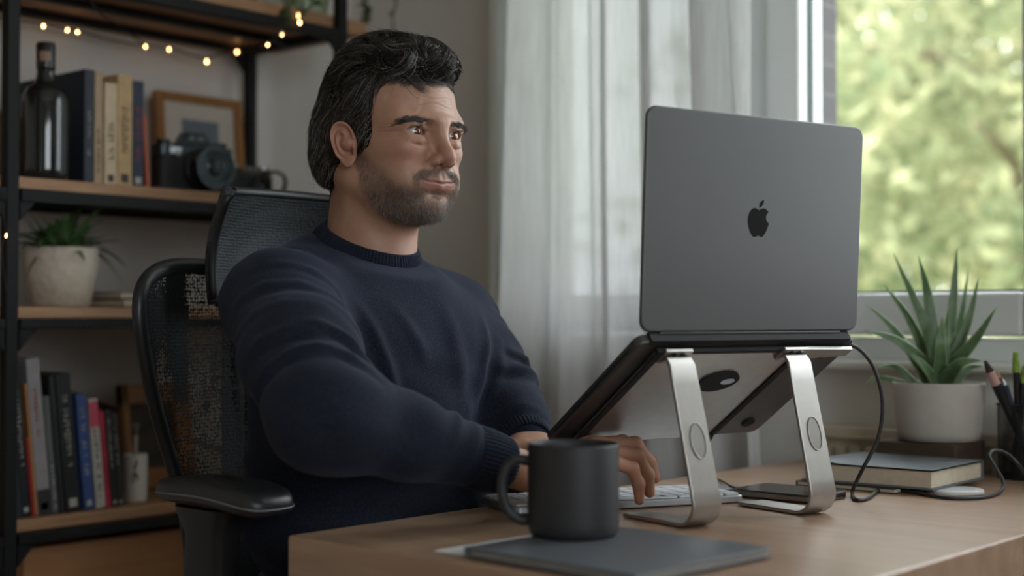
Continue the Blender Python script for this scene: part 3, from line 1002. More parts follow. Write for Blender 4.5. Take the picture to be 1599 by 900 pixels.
# ------------------------------------------------------------------ bottom shelf: cup and frame
y, d = onX(212, -2.02)
sc = 19 / FPX * d; hc = P(212, 710, d).z - Z3
cu = thing('cup', 'white cup with a dark printed motif beside the leaning books', 'cup', (-2.02, y, Z3))
MB().lathe([(sc * .9, 0), (sc * .97, .003), (sc, .01), (sc, hc), (sc * .93, hc), (sc * .92, .01), (.0001, .008)], 36).build('body', m_white, cu, smooth='angle')
mb = MB()
for i in range(7):
    a = -.55 + rg.uniform(-.35, .35); z = hc * rg.uniform(.4, .8)
    mb.grid(lambda u, v_: ((sc + .0004) * math.cos(a + u * .12), (sc + .0004) * math.sin(a + u * .12), z + v_ * .01), 3, 2)
mb.build('motif', LETD, cu)
t_ = thing('brush', 'pale handled brush standing in the white cup', 'brush', (-2.02, y, Z3 + .009))
MB().tube([(.004, -.004, .001), (-.004, .004, hc + .022)], .0035, 8).build('handle', mat('pale_wood', srgb(170, 160, 146), .6), t_, smooth=True)
mb = MB()
for i in range(16):
    a = i * 2.4; mb.tube([(-.004, .004, hc + .02), (-.004 + .006 * math.cos(a), .004 + .006 * math.sin(a), hc + .042)], [.0016, .0008], 5)
mb.build('bristles', mat('bristle', srgb(120, 118, 112), .8), t_)
X = -2.17
ya, d = onX(186, X); yb, _ = onX(292, X)
w = yb - ya; h = P(200, 601, d).z - Z3
pf = thing('picture_frame', 'wide wooden frame around a dark picture leaning behind the white cup', 'picture', (X + .03, (ya + yb) / 2, Z3 + .001), rot=(0, math.radians(-9), 0))
b = .036
mb = MB(); mb.span((-0.012, -w / 2, 0), (0.006, -w / 2 + b * .4, h)); mb.span((-0.012, w / 2 - b, 0), (0.006, w / 2, h)); mb.span((-0.012, -w / 2, 0), (0.006, w / 2, b)); mb.span((-0.012, -w / 2, h - b), (0.006, w / 2, h)); mb.build('frame', m_framew, pf, bevel=.0015)
MB().span((-.010, -w / 2 + .01, b - .004), (-.003, w / 2 - b + .004, h - b + .004)).build('print', mat('dark_print', srgb(64, 50, 40), .6, var=.5, vs=25), pf)

# ------------------------------------------------------------------ trailing plant on top board
def vine(mb_s, mb_l, pts, rg, leaf=.012, every=2, ml=1):
    sp = spline(pts, 7)
    mb_s.tube(sp, .0014, 5)
    for i in range(0, len(sp), every):
        p = sp[i]
        for q in range(ml):
            a = rg.uniform(0, 2 * PI); L = leaf * rg.uniform(.7, 1.3)
            d_ = Vector((math.cos(a), math.sin(a), rg.uniform(-.9, .2))).normalized(); s_ = d_.orthogonal().normalized() * L * .42
            n_ = d_.cross(s_).normalized() * L * .12
            mb_l.add([p, p + d_ * L * .4 + s_ + n_, p + d_ * L * 1.1, p + d_ * L * .4 - s_ + n_, p + d_ * L * .5 - n_], [(0, 1, 4), (1, 2, 4), (2, 3, 4), (3, 0, 4)])


y, d = onX(470, -2.02)
tp = thing('trailing_plant', 'trailing vine in a pale green pot on the top shelf, strands hanging over the edge', 'plant', (-2.01, y, Z0))
MB().lathe([(.034, 0), (.038, .002), (.05, .07), (.051, .085), (.047, .085), (.043, .07), (.0001, .066)], 40).build('pot', mat('celadon_pot', srgb(150, 166, 132), .4), tp, smooth='angle')
ms, ml_ = MB(), MB(); rg = random.Random(9)
loc = Vector((-2.01, y, Z0))


def rel(px, py, d): return P(px, py, d) - loc


d0 = onX(455, SX + .02)[1]; d1 = onX(585, SX)[1]; d2 = onX(615, SX - .03)[1]
vine(ms, ml_, [(0, -.02, .075), (.05, -.03, .06), rel(452, 5, d0), rel(445, 18, d0), rel(447, 30, d0 + .0)], rg, .016, 2, 2)
vine(ms, ml_, [(0, 0, .075), (.05, .01, .075), rel(486, -20, d0), rel(490, 4, d0), rel(478, 18, d0)], rg, .016, 2, 2)
vine(ms, ml_, [(0, .02, .08), (.02, .10, .09), rel(556, -40, d1), rel(568, 0, d1), rel(572, 18, d1), rel(570, 36, d1)], rg, .013, 1, 2)
vine(ms, ml_, [(0, .02, .085), (.01, .16, .1), rel(610, -50, d2), rel(617, 0, d2), rel(614, 24, d2), rel(613, 50, d2)], rg, .009, 2, 1)
for i in range(14):
    a = i * 2.4; vine(ms, ml_, [(0, 0, .075), (.02 * math.cos(a), .02 * math.sin(a), .10), (.055 * math.cos(a), .055 * math.sin(a), .10 + .01 * math.sin(i)), (.075 * math.cos(a), .075 * math.sin(a), .075)], rg, .015, 2, 2)
ms.build('stems', mat('stem_green', srgb(70, 84, 48), .7), tp); ml_.build('leaves', mat('vine_leaf', srgb(74, 90, 56), .55, var=.3, vs=40), tp, smooth=True)

# ------------------------------------------------------------------ fairy lights
lights = thing('string_lights', 'warm fairy lights on a thin dark wire under the top shelf', 'string lights', (-2.1, 1.4, Z0 - .06))
t = NT('bulb_glow'); t.set(Base_Color=(1, .75, .45, 1), Roughness=.2); t.b.inputs['Emission Color'].default_value = (1, .56, .22, 1); t.b.inputs['Emission Strength'].default_value = 18.0
m_bulb = t.m
lo = Vector((-2.1, 1.4, Z0 - .06))
dB = lambda px: onX(px, SB + .03)[1]
dF = lambda px: onX(px, SX + .022)[1]
w1 = [P(-6, 26, dB(-6)), P(40, 34, dB(40)), P(70, 38, dB(70)), P(105, 45, dB(105)), P(121, 48, dB(121)), P(170, 62, dB(170)), P(227, 71, dB(227)), P(263, 75, dB(263)), P(300, 86, dB(300)), P(322, 90, dB(322)), P(345, 84, dB(345)), P(372, 80, dB(372)), P(400, 78, dF(400)), P(418, 67, dF(418)), P(440, 52, dF(440)), P(464, 33, dF(464)), P(470, 20, dF(470)), P(474, 2, dF(474))]
w2_ = [P(128, -6, dF(128)), P(140, 1, dF(140)), P(158, 22, dF(158)), P(180, 38, dB(180) - .1), P(225, 68, dB(227))]
MB().tube([p - lo for p in spline(w1, 6)], .0016, 5).build('wire', m_rubber, lights)
MB().tube([p - lo for p in spline(w2_, 6)], .0016, 5).build('wire', m_rubber, lights)
mb = MB()
w3 = [P(12, 300, dF(12)), P(4, 330, dF(6)), P(9, 362, dF(9)), P(2, 392, dF(3)), P(10, 455, dF(10))]
mb.tube([p - lo for p in spline(w3, 6)], .0014, 5)
mb.build('wire', m_rubber, lights)
for (px, py, dd) in ((68, 40, dB(68)), (105, 46, dB(105)), (121, 49, dB(121)), (227, 72, dB(227)), (264, 76, dB(264)), (323, 96, dB(323)), (370, 81, dB(370)), (418, 69, dF(418)), (440, 53, dF(440)), (468, 35, dF(468)), (466, 24, dF(466)), (9, 367, dF(9))):
    p = P(px, py, dd) - lo
    MB().lathe([(.0003, -.0036), (.0011, -.0027), (.0014, -.0005), (.0010, .0017), (.0007, .0027)], 12, p).build('bulb', m_bulb, lights, smooth=True)

# resting things sit a hair above the boards
for o in list(COL.objects):
    if o.parent is None and o.get('category') in ('book', 'bottle', 'vase', 'picture', 'camera', 'plant', 'cup', 'box') : o.location.z += .0007
# ------------------------------------------------------------------ desk
DX0, DX1, DY0, DY1, DT = -1.143, -0.577, 0.95, 1.985, 0.044
desk = thing('desk', 'oak topped desk with black steel legs standing against the window wall', 'desk', (-0.86, 1.4675, 0))
MB().span((DX0 + .86, DY0 - 1.4675, DESK_Z - DT), (DX1 + .86, DY1 - 1.4675, DESK_Z)).build('desktop', m_deskw, desk, bevel=0.003, bseg=3)
for x in (DX0 + .86 + .14, DX1 + .86 - .05):
    for y in (DY0 - 1.4675 + .035, DY1 - 1.4675 - .06):
        MB().span((x - .02, y - .02, 0), (x + .02, y + .02, DESK_Z - DT)).build('leg', m_black, desk, bevel=.002)
for y in (DY0 - 1.4675 + .035, DY1 - 1.4675 - .06): MB().span((DX0 + .93, y - .014, DESK_Z - DT - .045), (DX1 + .79, y + .014, DESK_Z - DT - .0005)).build('apron', m_black, desk)

# ------------------------------------------------------------------ laptop on its stand
HC = lvl(0.2705, 1.604)
LRZ = YAW + math.atan2(.56, .83)
HZ = 0.959
lap = thing('laptop', 'open grey laptop raised on a metal stand, its back to the viewer', 'laptop', (HC.x, HC.y, HZ), rz=LRZ)
LW, LH, LD, PH = 0.330, 0.241, 0.212, math.radians(35)
tl = math.radians(2.9)
lid = MB().prism(rrect(LW, LH, .013), 0, .0052, lambda a, b, c: (a, (b + LH / 2) * -math.sin(tl) - c * math.cos(tl), (b + LH / 2) * math.cos(tl) - c * math.sin(tl))).build('lid', m_space, lap, bevel=.0018, bseg=3)
bpy.context.view_layer.update()
smooth_by_angle(lid.data, 35)
# screen on the far side
m_screen = NT('screen_dark'); m_screen.set(Base_Color=(.004, .004, .005, 1), Roughness=.1)
MB().prism(rrect(LW - .008, LH - .014, .008), -.0004, 0.0, lambda a, b, c: (a, (b + LH / 2) * -math.sin(tl) - c * math.cos(tl) + .0001, (b + LH / 2) * math.cos(tl))).build('screen', m_screen.m, lid)
# emblem on the lid back
m_emb = NT('emblem_polished'); m_emb.set(Base_Color=srgb(34, 34, 36), Roughness=.22, Metallic=.6)
prof = [(0, .72), (.16, .80), (.36, .84), (.56, .78), (.70, .64), (.60, .54), (.545, .42), (.55, .26), (.62, .12), (.76, .02), (.70, -.18), (.58, -.42), (.42, -.64), (.30, -.74), (.16, -.74), (.0, -.68), (-.16, -.74), (-.32, -.76), (-.48, -.66), (-.66, -.40), (-.78, -.05), (-.80, .26), (-.72, .54), (-.54, .76), (-.34, .84), (-.16, .80)]
prof = [(p[0], p[1]) for p in prof]
sp = spline([(a, b, 0) for a, b in prof] + [(prof[0][0], prof[0][1], 0)], 5)[:-1]
leafp = [(.02, .88), (.04, 1.06), (.14, 1.22), (.32, 1.32), (.345, 1.30), (.32, 1.12), (.20, .95), (.04, .87)]
S = 0.0202


def onlid(a, b, c):
    z0 = LH * .512
    return (a * S, (b * S + z0) * -math.sin(tl) - c * math.cos(tl), (b * S + z0) * math.cos(tl) - c * math.sin(tl))


mb = MB(); mb.prism([(p.x, p.y - .1) for p in sp], .0050, .0055, onlid); mb.prism([(a, b - .1) for a, b in leafp], .0050, .0055, onlid)
mb.build('emblem', m_emb.m, lid)
MB().span((-LW * .42, -.0045, -.005), (LW * .42, .004, .0006)).build('hinge', m_blackp, lap, bevel=.002)


def onbase(x, y, z):
    """base frame: y runs from hinge towards the sitter, z normal (down is under)"""
    return (x, y * math.cos(PH) + z * math.sin(PH), -y * math.sin(PH) + z * math.cos(PH))


base = MB().prism(rrect(LW, LD, .012), -.0125, -.001, lambda a, b, c: onbase(a, b + LD / 2 + .002, c)).build('base', m_space, lap, bevel=.0022, bseg=3)
smooth_by_angle(base.data, 35)
MB().prism([(-LW * .46, -.0012), (LW * .46, -.0012), (LW * .46, .006), (-LW * .46, .006)], -.0128, -.0006, onbase).build('rear_dark_strip', m_rubber, lap)  # black strip laid along the rear edge of the base
mb = MB()
for r_ in range(5):
    for c_ in range(13): mb.prism([(p[0] - .138 + c_ * .023, p[1] + .03 + r_ * .0195) for p in rrect(.020, .0165, .003, 3)], -.001, .0003, onbase)
mb.build('keys', m_blackp, base)
mb = MB(); mb.prism([(a, b + .165) for a, b in rrect(.13, .075, .004, 3)], -.001, -.0006, onbase); mb.build('trackpad', m_space, base)
for x in (-.13, .13):
    for y in (.03, .185): MB().prism([(x + .009 * math.cos(a), y + .009 * math.sin(a)) for a in [2 * PI * i / 16 for i in range(16)]], -.0145, -.0124, onbase).build('rubber_foot', m_rubber, base)
MB().prism([(a, b + LD / 2) for a, b in rrect(LW + .0006, LD - .03, .01)], -.0085, -.0068, lambda a, b, c: onbase(a, b + .001, c)).build('seam', m_rubber, base)

st = thing('laptop_stand', 'silver aluminium laptop stand with two curved legs holding the grey laptop', 'stand', (HC.x, HC.y, DESK_Z), rz=LRZ)
dz = HZ - DESK_Z


def onplate(x, y, z):
    q = onbase(x, y, z - .0148)
    return (q[0], q[1], q[2] + dz)


XL, XR = -.112, .064
# plate with an oval hole: ring of quads between hole and outline
oc = (-.005, .075); ra, rb = .026, .017
N = 48
outl = []
x0, x1, y0, y1 = -.138, .082, .016, .205
for i in range(N):
    a = 2 * PI * i / N
    cx, cy = math.cos(a), math.sin(a)
    tx = ((x1 if cx > 0 else x0) - oc[0]) / cx if abs(cx) > 1e-6 else 1e9
    ty = ((y1 if cy > 0 else y0) - oc[1]) / cy if abs(cy) > 1e-6 else 1e9
    k = min(tx, ty); outl.append((oc[0] + k * cx, oc[1] + k * cy))
for (cx, cy) in ((x0, y0), (x1, y0), (x0, y1), (x1, y1)):
    j = min(range(N), key=lambda q: (outl[q][0] - cx) ** 2 + (outl[q][1] - cy) ** 2); outl[j] = (cx, cy)
inn = [(oc[0] + ra * math.cos(2 * PI * i / N), oc[1] + rb * math.sin(2 * PI * i / N)) for i in range(N)]
vs = [onplate(*p, 0) for p in outl] + [onplate(*p, 0) for p in inn] + [onplate(*p, -.003) for p in outl] + [onplate(*p, -.003) for p in inn]
fs = []
for i in range(N):
    j = (i + 1) % N
    fs += [(i, j, N + j, N + i), (2 * N + i, 3 * N + i, 3 * N + j, 2 * N + j), (i, 2 * N + i, 2 * N + j, j), (N + i, N + j, 3 * N + j, 3 * N + i)]
MB().add(vs, fs).build('plate', m_chrome, st)
MB().prism([(oc[0] + (ra + .003) * math.cos(a), oc[1] + (rb + .003) * math.sin(a)) for a in [2 * PI * i / 32 for i in range(32)]], -.0055, .0002, onplate).build('grommet', m_rubber, st)
MB().prism([(oc[0] + .012 + .010 * math.cos(a), oc[1] - .002 + .006 * math.sin(a)) for a in [2 * PI * i / 32 for i in range(32)]], -.0062, -.005, onplate).build('grommet_core', m_silver, st)
for x in (-.134, .078):
    MB().prism([(x - .005, .01), (x + .005, .01), (x + .005, .2), (x - .005, .2)], -.0052, -.0029, onplate).build('rubber_strip', m_rubber, st, bevel=.001)
MB().prism([(x0, .011), (x1, .011), (x1, .0165), (x0, .0165)], -.0042, .0006, onplate).build('rear_strip', m_rubber, st)  # black strip added to hide the bright reflection on the plate's rear edge
for x in (-.118, .062):
    mb = MB(); mb.prism([(x - .011, .2), (x + .011, .2), (x + .011, .2215), (x - .011, .2215)], -.003, 0.0, onplate)
    mb.prism([(x - .011, .2172), (x + .011, .2172), (x + .011, .2215), (x - .011, .2215)], 0.0, .022, onplate)
    mb.build('lip', m_chrome, st, bevel=.001)
    mb = MB(); mb.tube([onplate(x + .014, .196, -.004), onplate(x + .016, .210, -.007), onplate(x + .006, .219, -.012)], .0028, 6); mb.build('lip_pad', m_rubber, st)
# legs


def legpath(xtop, xbot):
    pts = [(xtop, .012, dz - .033), (xtop, -.004, dz - .029), (xtop, -.0095, dz - .036)]
    R = .024
    zb = .0028
    yb = -.040
    for t_ in (0.15, .35, .55, .75, .9): pts.append((xtop + (xbot - xtop) * t_, -.0095 + (yb + .0095) * t_, dz - .036 + (R + zb - dz + .036) * t_))
    for a in range(0, 91, 15):
        a = math.radians(a); pts.append((xbot, yb + R - R * math.cos(a), zb + R - R * math.sin(a)))
    pts.append((xbot, .03, zb)); pts.append((xbot, .078, zb))
    return pts


def ribbon(mb, pts, w, th):
    k = len(pts); vs = []
    wd = w if isinstance(w, list) else [w] * k
    for i, p in enumerate(pts):
        p = Vector(p); t_ = (Vector(pts[min(i + 1, k - 1)]) - Vector(pts[max(i - 1, 0)])).normalized()
        n = Vector((0, t_.z, -t_.y)).normalized() * th / 2
        s_ = Vector((wd[i] / 2, 0, 0))
        vs += [p - s_ - n, p + s_ - n, p + s_ + n, p - s_ + n]
    fs = [(3, 2, 1, 0), (4 * k - 4, 4 * k - 3, 4 * k - 2, 4 * k - 1)]
    for i in range(k - 1):
        for j in range(4): fs.append((4 * i + j, 4 * i + (j + 1) % 4, 4 * i + 4 + (j + 1) % 4, 4 * i + 4 + j))
    mb.add(vs, fs)


for xt, xb in ((XL, XL + .008), (XR, XR + .006)):
    pts = legpath(xt, xb)
    k = len(pts)
    mb = MB(); ribbon(mb, pts, [.035 + .005 * min(1, i / 8) for i in range(k)], .0042)
    lg = mb.build('leg', m_chrome, st, bevel=.0012)
    smooth_by_angle(lg.data, 30)
    # oval cable slot rim
    p = Vector(pts[5]); t_ = (Vector(pts[6]) - Vector(pts[5])).normalized()
    rim = [p + Vector((.010 * math.cos(a) + .002, 0, 0)) + t_ * (.019 * math.sin(a)) + Vector((0, -.0028, 0)) for a in [2 * PI * i / 32 for i in range(33)]]
    MB().tube(rim, .0006, 6, caps=False).build('slot_rim', m_chrome, lg, smooth=True)
    MB().prism([(.0095 * math.cos(a), .0185 * math.sin(a)) for a in [2 * PI * i / 32 for i in range(32)]], -.0001, .0004, lambda a, b, c: tuple(p + Vector((a + .002, 0, 0)) + t_ * b + Vector((0, -.00215 - c, 0)))).build('slot', mat('slot_shade', srgb(150, 147, 142), .5, 1.0), lg)
    MB().prism([(a + xb, b + .03) for a, b in rrect(.034, .09, .004, 3)], -.0003 + .0003, .0009, lambda a, b, c: (a, b, c)).build('foot_pad', m_rubber, lg)
    # head bracket with screws
    mb = MB(); mb.prism([(xt - .019, .006), (xt + .019, .006), (xt + .019, .028), (xt - .019, .028)], -.0075, -.003, onplate); br = mb.build('bracket', m_chrome, st, bevel=.001)
    for q in (-.006, .006): MB().prism([(xt + q + .0032 * math.cos(a), .012 + .0032 * math.sin(a)) for a in [2 * PI * i / 14 for i in range(14)]], -.0085, -.0074, onplate).build('screw', m_rubber, br)
MB().prism([(XR + .018, .008), (.160, .010), (.160, .024), (XR + .018, .030)], -.006, -.001, onplate).build('side_bracket', m_chrome, st, bevel=.001)

# ------------------------------------------------------------------ keyboard
ka = YAW + math.radians(22)
kc = lvl(-.022, 1.602) + Vector((math.cos(ka), math.sin(ka), 0)) * .177 + Vector((-math.sin(ka), math.cos(ka), 0)) * .0575
kb = thing('keyboard', 'slim silver keyboard with white keys beneath the laptop, under the typing hand', 'keyboard', (kc.x, kc.y, DESK_Z), rz=ka)
MB().prism(rrect(.30, .115, .008), 0.001, .0095).build('case', mat('keyboard_alu', srgb(176, 178, 180), .4, .8), kb, bevel=.0015)
m_key = mat('keycap_white', srgb(214, 216, 218), .5)
for r_ in range(5):
    for c_ in range(14):
        if r_ == 0 and 4 <= c_ <= 8:
            if c_ == 4: MB().prism([(p[0] + .0, p[1] - .0435) for p in rrect(.098, .0165, .002, 2)], .0096, .0118).build('key', m_key, kb, bevel=.0006)
            continue
        x = -.1365 + c_ * .021; y = -.0435 + r_ * .0205
        MB().prism([(p[0] + x, p[1] + y) for p in rrect(.0182, .0165, .002, 2)], .0096, .0118).build('key', m_key, kb)

# ------------------------------------------------------------------ notebook stack and mug
pz = DESK_Z
pp = thing('paper_sheet', 'loose white paper sheets under the grey notebook', 'paper', (-.838, 1.073, pz), rz=math.radians(-3))
mb = MB(); mb.span((-.117, -.100, .0002), (.10, .108, .0011)); mb.box((-.003, .012, .0016), (.205, .200, .0009), (0, 0, .05)); mb.build('sheets', mat('white_paper', srgb(226, 228, 230), .85, var=.02), pp)
nb = thing('notebook', 'thin dark grey notebook under the black mug on the desk corner', 'notebook', (-.802, 1.062, pz + .0022), rz=math.radians(-3))
m_nbk = mat('notebook_cover', srgb(96, 100, 106), .42, var=.06, vs=30, bump=.06, bs=800)
mb = MB(); mb.prism(rrect(.206, .200, .006), .0066, .0088); mb.prism(rrect(.206, .200, .006), 0, .0018); mb.span((-.1035, -.1, 0), (-.100, .1, .0088)); mb.build('cover', m_nbk, nb, bevel=.0007)
MB().prism(rrect(.200, .194, .003), .0018, .0066).build('pages', mat('grey_pages', srgb(150, 146, 138), .9), nb)
MZ = pz + .011
mug = thing('mug', 'matte black mug standing on the grey notebook', 'mug', (-.878, 1.0894, MZ), rz=YAW + PI)
m_mug = mat('matte_black_glaze', srgb(40, 40, 41), .55, var=.08, vs=60)
R, H = .0447, .0905
MB().lathe([(R * .86, .0), (R * .93, .0012), (R * .99, .006), (R, .014), (R, H - .003), (R * .985, H), (R * .95, H), (R * .935, H - .004), (R * .93, .012), (R * .8, .006), (.0001, .005)], 72).build('body', m_mug, mug, smooth=True)
hp_ = spline([(R - .002, 0, H * .80), (R + .012, 0, H * .815), (R + .0225, 0, H * .70), (R + .0255, 0, H * .50), (R + .020, 0, H * .28), (R + .008, 0, H * .17), (R - .002, 0, H * .165)], 7)
MB().tube(hp_, .0052, 12, flat=1.0).build('handle', m_mug, mug, smooth=True)
MB().lathe([(R * .934, H * .80), (.0001, H * .80)], 40).build('coffee', mat('coffee', srgb(40, 24, 14), .1), mug)

# ------------------------------------------------------------------ phone, book, pad, paper bits
ph = thing('phone', 'black smartphone lying by the right leg of the laptop stand', 'phone', (-.915, 1.5625, pz))
MB().prism(rrect(.120, .086, .010), .0005, .0098).build('frame', mat('phone_rim', srgb(130, 128, 126), .28, 1.0), ph, bevel=.0022, bseg=3)
MB().prism(rrect(.116, .082, .009), .0098, .0102).build('screen', m_screen.m, ph)
mb = MB(); mb.span((.0598, -.006, .0035), (.0606, .006, .0065))
for i in range(4): mb.cyl((.0598, .014 + i * .005, .005), (.0606, .014 + i * .005, .005), .0014, n=8); mb.cyl((.0598, -.014 - i * .005, .005), (.0606, -.014 - i * .005, .005), .0014, n=8)
mb.build('port', m_rubber, ph)

lower = thing('notebook', 'thin black notebook lying flat under the thick pale paged book', 'notebook', (-.905, 1.765, pz))
mb = MB(); mb.span((-.068, -.085, 0), (.075, .085, .0012)); mb.span((-.068, -.085, .0054), (.075, .085, .0066)); mb.span((-.068, -.085, 0), (-.066, .085, .0066)); mb.build('cover', m_blackp, lower, bevel=.0005)
MB().span((-.066, -.083, .0012), (.073, .083, .0054)).build('pages', m_paper, lower)
bk = thing('book', 'thick grey covered book with pale page edges in front of the aloe', 'book', (-.879, 1.772, pz + .0068), rz=math.radians(1.5))
th = .0255
m_grc = mat('book_grey_cloth', srgb(104, 112, 116), .38, var=.1, vs=30)
mb = MB()
mb.grid(lambda u, v_: (-.092 + .184 * u, -.083 + .166 * v_, th - .0003 + .0035 * math.exp(-((u - .12) / .12) ** 2) * (1 - v_) ** 2), 24, 10)
mb.grid(lambda u, v_: (-.092 + .184 * (1 - u), -.083 + .166 * v_, th - .0022 + .0035 * math.exp(-((1 - u - .12) / .12) ** 2) * (1 - v_) ** 2), 24, 10)
mb.span((-.092, -.083, 0), (.092, .083, .002)); mb.span((-.094, .0815, 0), (.092, .0838, th))
mb.build('cover', m_grc, bk, bevel=.0004)
MB().span((-.089, -.080, .002), (.089, .0815, th - .0025)).build('pages', mat('page_block', srgb(204, 192, 170), .9, var=.07, vs=90), bk, bevel=.001)
MB().span((.02, -.06, .0000), (.03, -.02, .0002))
pd = thing('charging_pad', 'white rounded charging pad half under the grey book', 'charger', (-.775, 1.735, pz), rz=math.radians(50))
MB().prism(rrect(.070, .058, .026, 8), .0004, .0062).build('body', mat('pad_white', srgb(206, 206, 204), .4), pd, bevel=.002, bseg=3)
MB().prism(rrect(.05, .04, .018, 8), .0062, .0066).build('pad_ring', mat('pad_grey', srgb(180, 182, 184), .5), pd)
cd = thing('card', 'small flat grey card on the desk behind the left stand leg', 'card', tuple(G(1124, 765, pz))[:2] + (pz,), rz=YAW + .5)
MB().prism(rrect(.052, .04, .004), .0002, .0035).build('body', mat('card_grey', srgb(120, 120, 122), .4), cd, bevel=.0006)
wr = [G(1110, 745, pz + .0016), G(1128, 752, pz + .0022), G(1142, 760, pz + .0045), G(1152, 763, pz + .003), G(1162, 764, pz + .0016)]
o = MB().tube(spline(wr, 6), .0013, 6).build('wire', m_rubber); tag(o, 'short thin dark wire lying across the small grey card', 'wire')

# ------------------------------------------------------------------ charging cable
c_ = [P(1303, 541, 1.725), P(1318, 538, 1.73), P(1342, 546, 1.735), P(1366, 578, 1.74), P(1378, 630, 1.745), P(1371, 685, 1.75), P(1346, 735, 1.755), G(1331, 768, pz + .006), G(1338, 781, pz + .0026), G(1356, 778, pz + .0026), G(1378, 764, pz + .0026), G(1420, 768, pz + .0026), G(1480, 778, pz + .0026), G(1535, 777, pz + .0026), G(1562, 768, pz + .004), P(1566, 752, 1.82), P(1551, 725, 1.83), P(1545, 712, 1.84), P(1553, 704, 1.85), P(1572, 709, 1.86), P(1592, 728, 1.85), G(1612, 752, pz + .0026), G(1660, 770, pz + .0026)]
cb = thing('charging_cable', 'dark charging cable looping from the laptop down onto the desk', 'cable', tuple(c_[9]))
o9 = Vector(c_[9])
MB().tube([p - o9 for p in spline(c_, 8)], .0024, 10).build('cord', mat('cable_sleeve', srgb(44, 43, 45), .5, var=.2, vs=400), cb, smooth=True)
MB().tube([c_[0] - o9 - (c_[1] - c_[0]).normalized() * .016, c_[0] - o9, c_[1] - o9], [.0045, .0045, .003], 10).build('plug', m_blackp, cb, smooth='angle')

# ------------------------------------------------------------------ aloe
ac = P(1466, 597, 2.03)
az0 = P(1466, 688, 2.03).z
m_pot = mat('pot_matte', srgb(190, 184, 176), .6, var=.05, vs=40, bump=.15, bs=150)
blk = thing('wooden_block', 'dark wooden block under the aloe pot', 'block', (ac.x - .008, ac.y, pz))
MB().span((-.062, -.05, 0), (.055, .05, az0 - pz - .0005)).build('body', mat('dark_walnut', srgb(78, 64, 52), .5, var=.2, vs=10), blk, bevel=.002)
al = thing('aloe_plant', 'spiky green aloe in a round off white pot in front of the window', 'plant', (ac.x, ac.y, az0))
r = 70.5 / FPX * 2.03; h = ac.z - az0
MB().lathe([(r * .72, 0), (r * .84, .002), (r * .9, .012), (r * .945, h * .45), (r * 1.0, h - .003), (r * .99, h), (r * .94, h), (r * .93, h - .012), (.0001, h - .012)], 64).build('pot', m_pot, al, smooth=True)
MB().lathe([(r * .93, h - .0115), (.0001, h - .009)], 40).build('soil', mat('soil', srgb(58, 46, 38), .95, var=.4, vs=80, bump=.8, bs=200, bd=.003), al)
t = NT('aloe_skin')
ax = t.n('ShaderNodeAttribute'); ax.attribute_name = 'edge'
nn = t.noise(t.coord('Object'), 40, 4)
c0 = t.ramp(nn, [(.3, srgb(66, 94, 62)), (.7, srgb(108, 134, 94))])
t.set(Base_Color=t.mix(ax.outputs['Fac'], c0, srgb(166, 184, 150)), Roughness=.42)
t.b.inputs['Subsurface Weight'].default_value = .15; t.b.inputs['Subsurface Radius'].default_value = (.004, .006, .002); t.b.inputs['Subsurface Scale'].default_value = 1.0
m_aloe = t.m
D0 = 2.03
LV = [((1395, 396), (1428, 470), (1458, 548), 14, .00, .02), ((1434, 399), (1448, 462), (1460, 560), 15, -.0, -.02), ((1494, 387), (1489, 460), (1478, 570), 13, .02, .02), ((1528, 434), (1512, 500), (1482, 575), 12, .0, .0),
      ((1556, 480), (1520, 535), (1474, 585), 15, -.03, -.05), ((1379, 442), (1420, 500), (1456, 585), 13, .02, .05), ((1352, 474), (1400, 520), (1446, 590), 12, .03, .06), ((1350, 516), (1404, 535), (1462, 588), 15, -.01, -.03),
      ((1472, 494), (1468, 540), (1464, 594), 17, -.045, -.03), ((1481, 478), (1476, 530), (1472, 590), 12, -.02, .0), ((1367, 574), (1400, 574), (1432, 597), 9, .02, -.02), ((1532, 563), (1500, 568), (1455, 597), 16, -.05, -.06),
      ((1424, 553), (1442, 572), (1474, 598), 16, -.055, -.06), ((1349, 600), (1372, 590), (1428, 598), 6, .04, .03), ((1534, 572), (1512, 576), (1494, 600), 9, .01, .0), ((1512, 420), (1500, 500), (1478, 580), 9, .05, .06)]
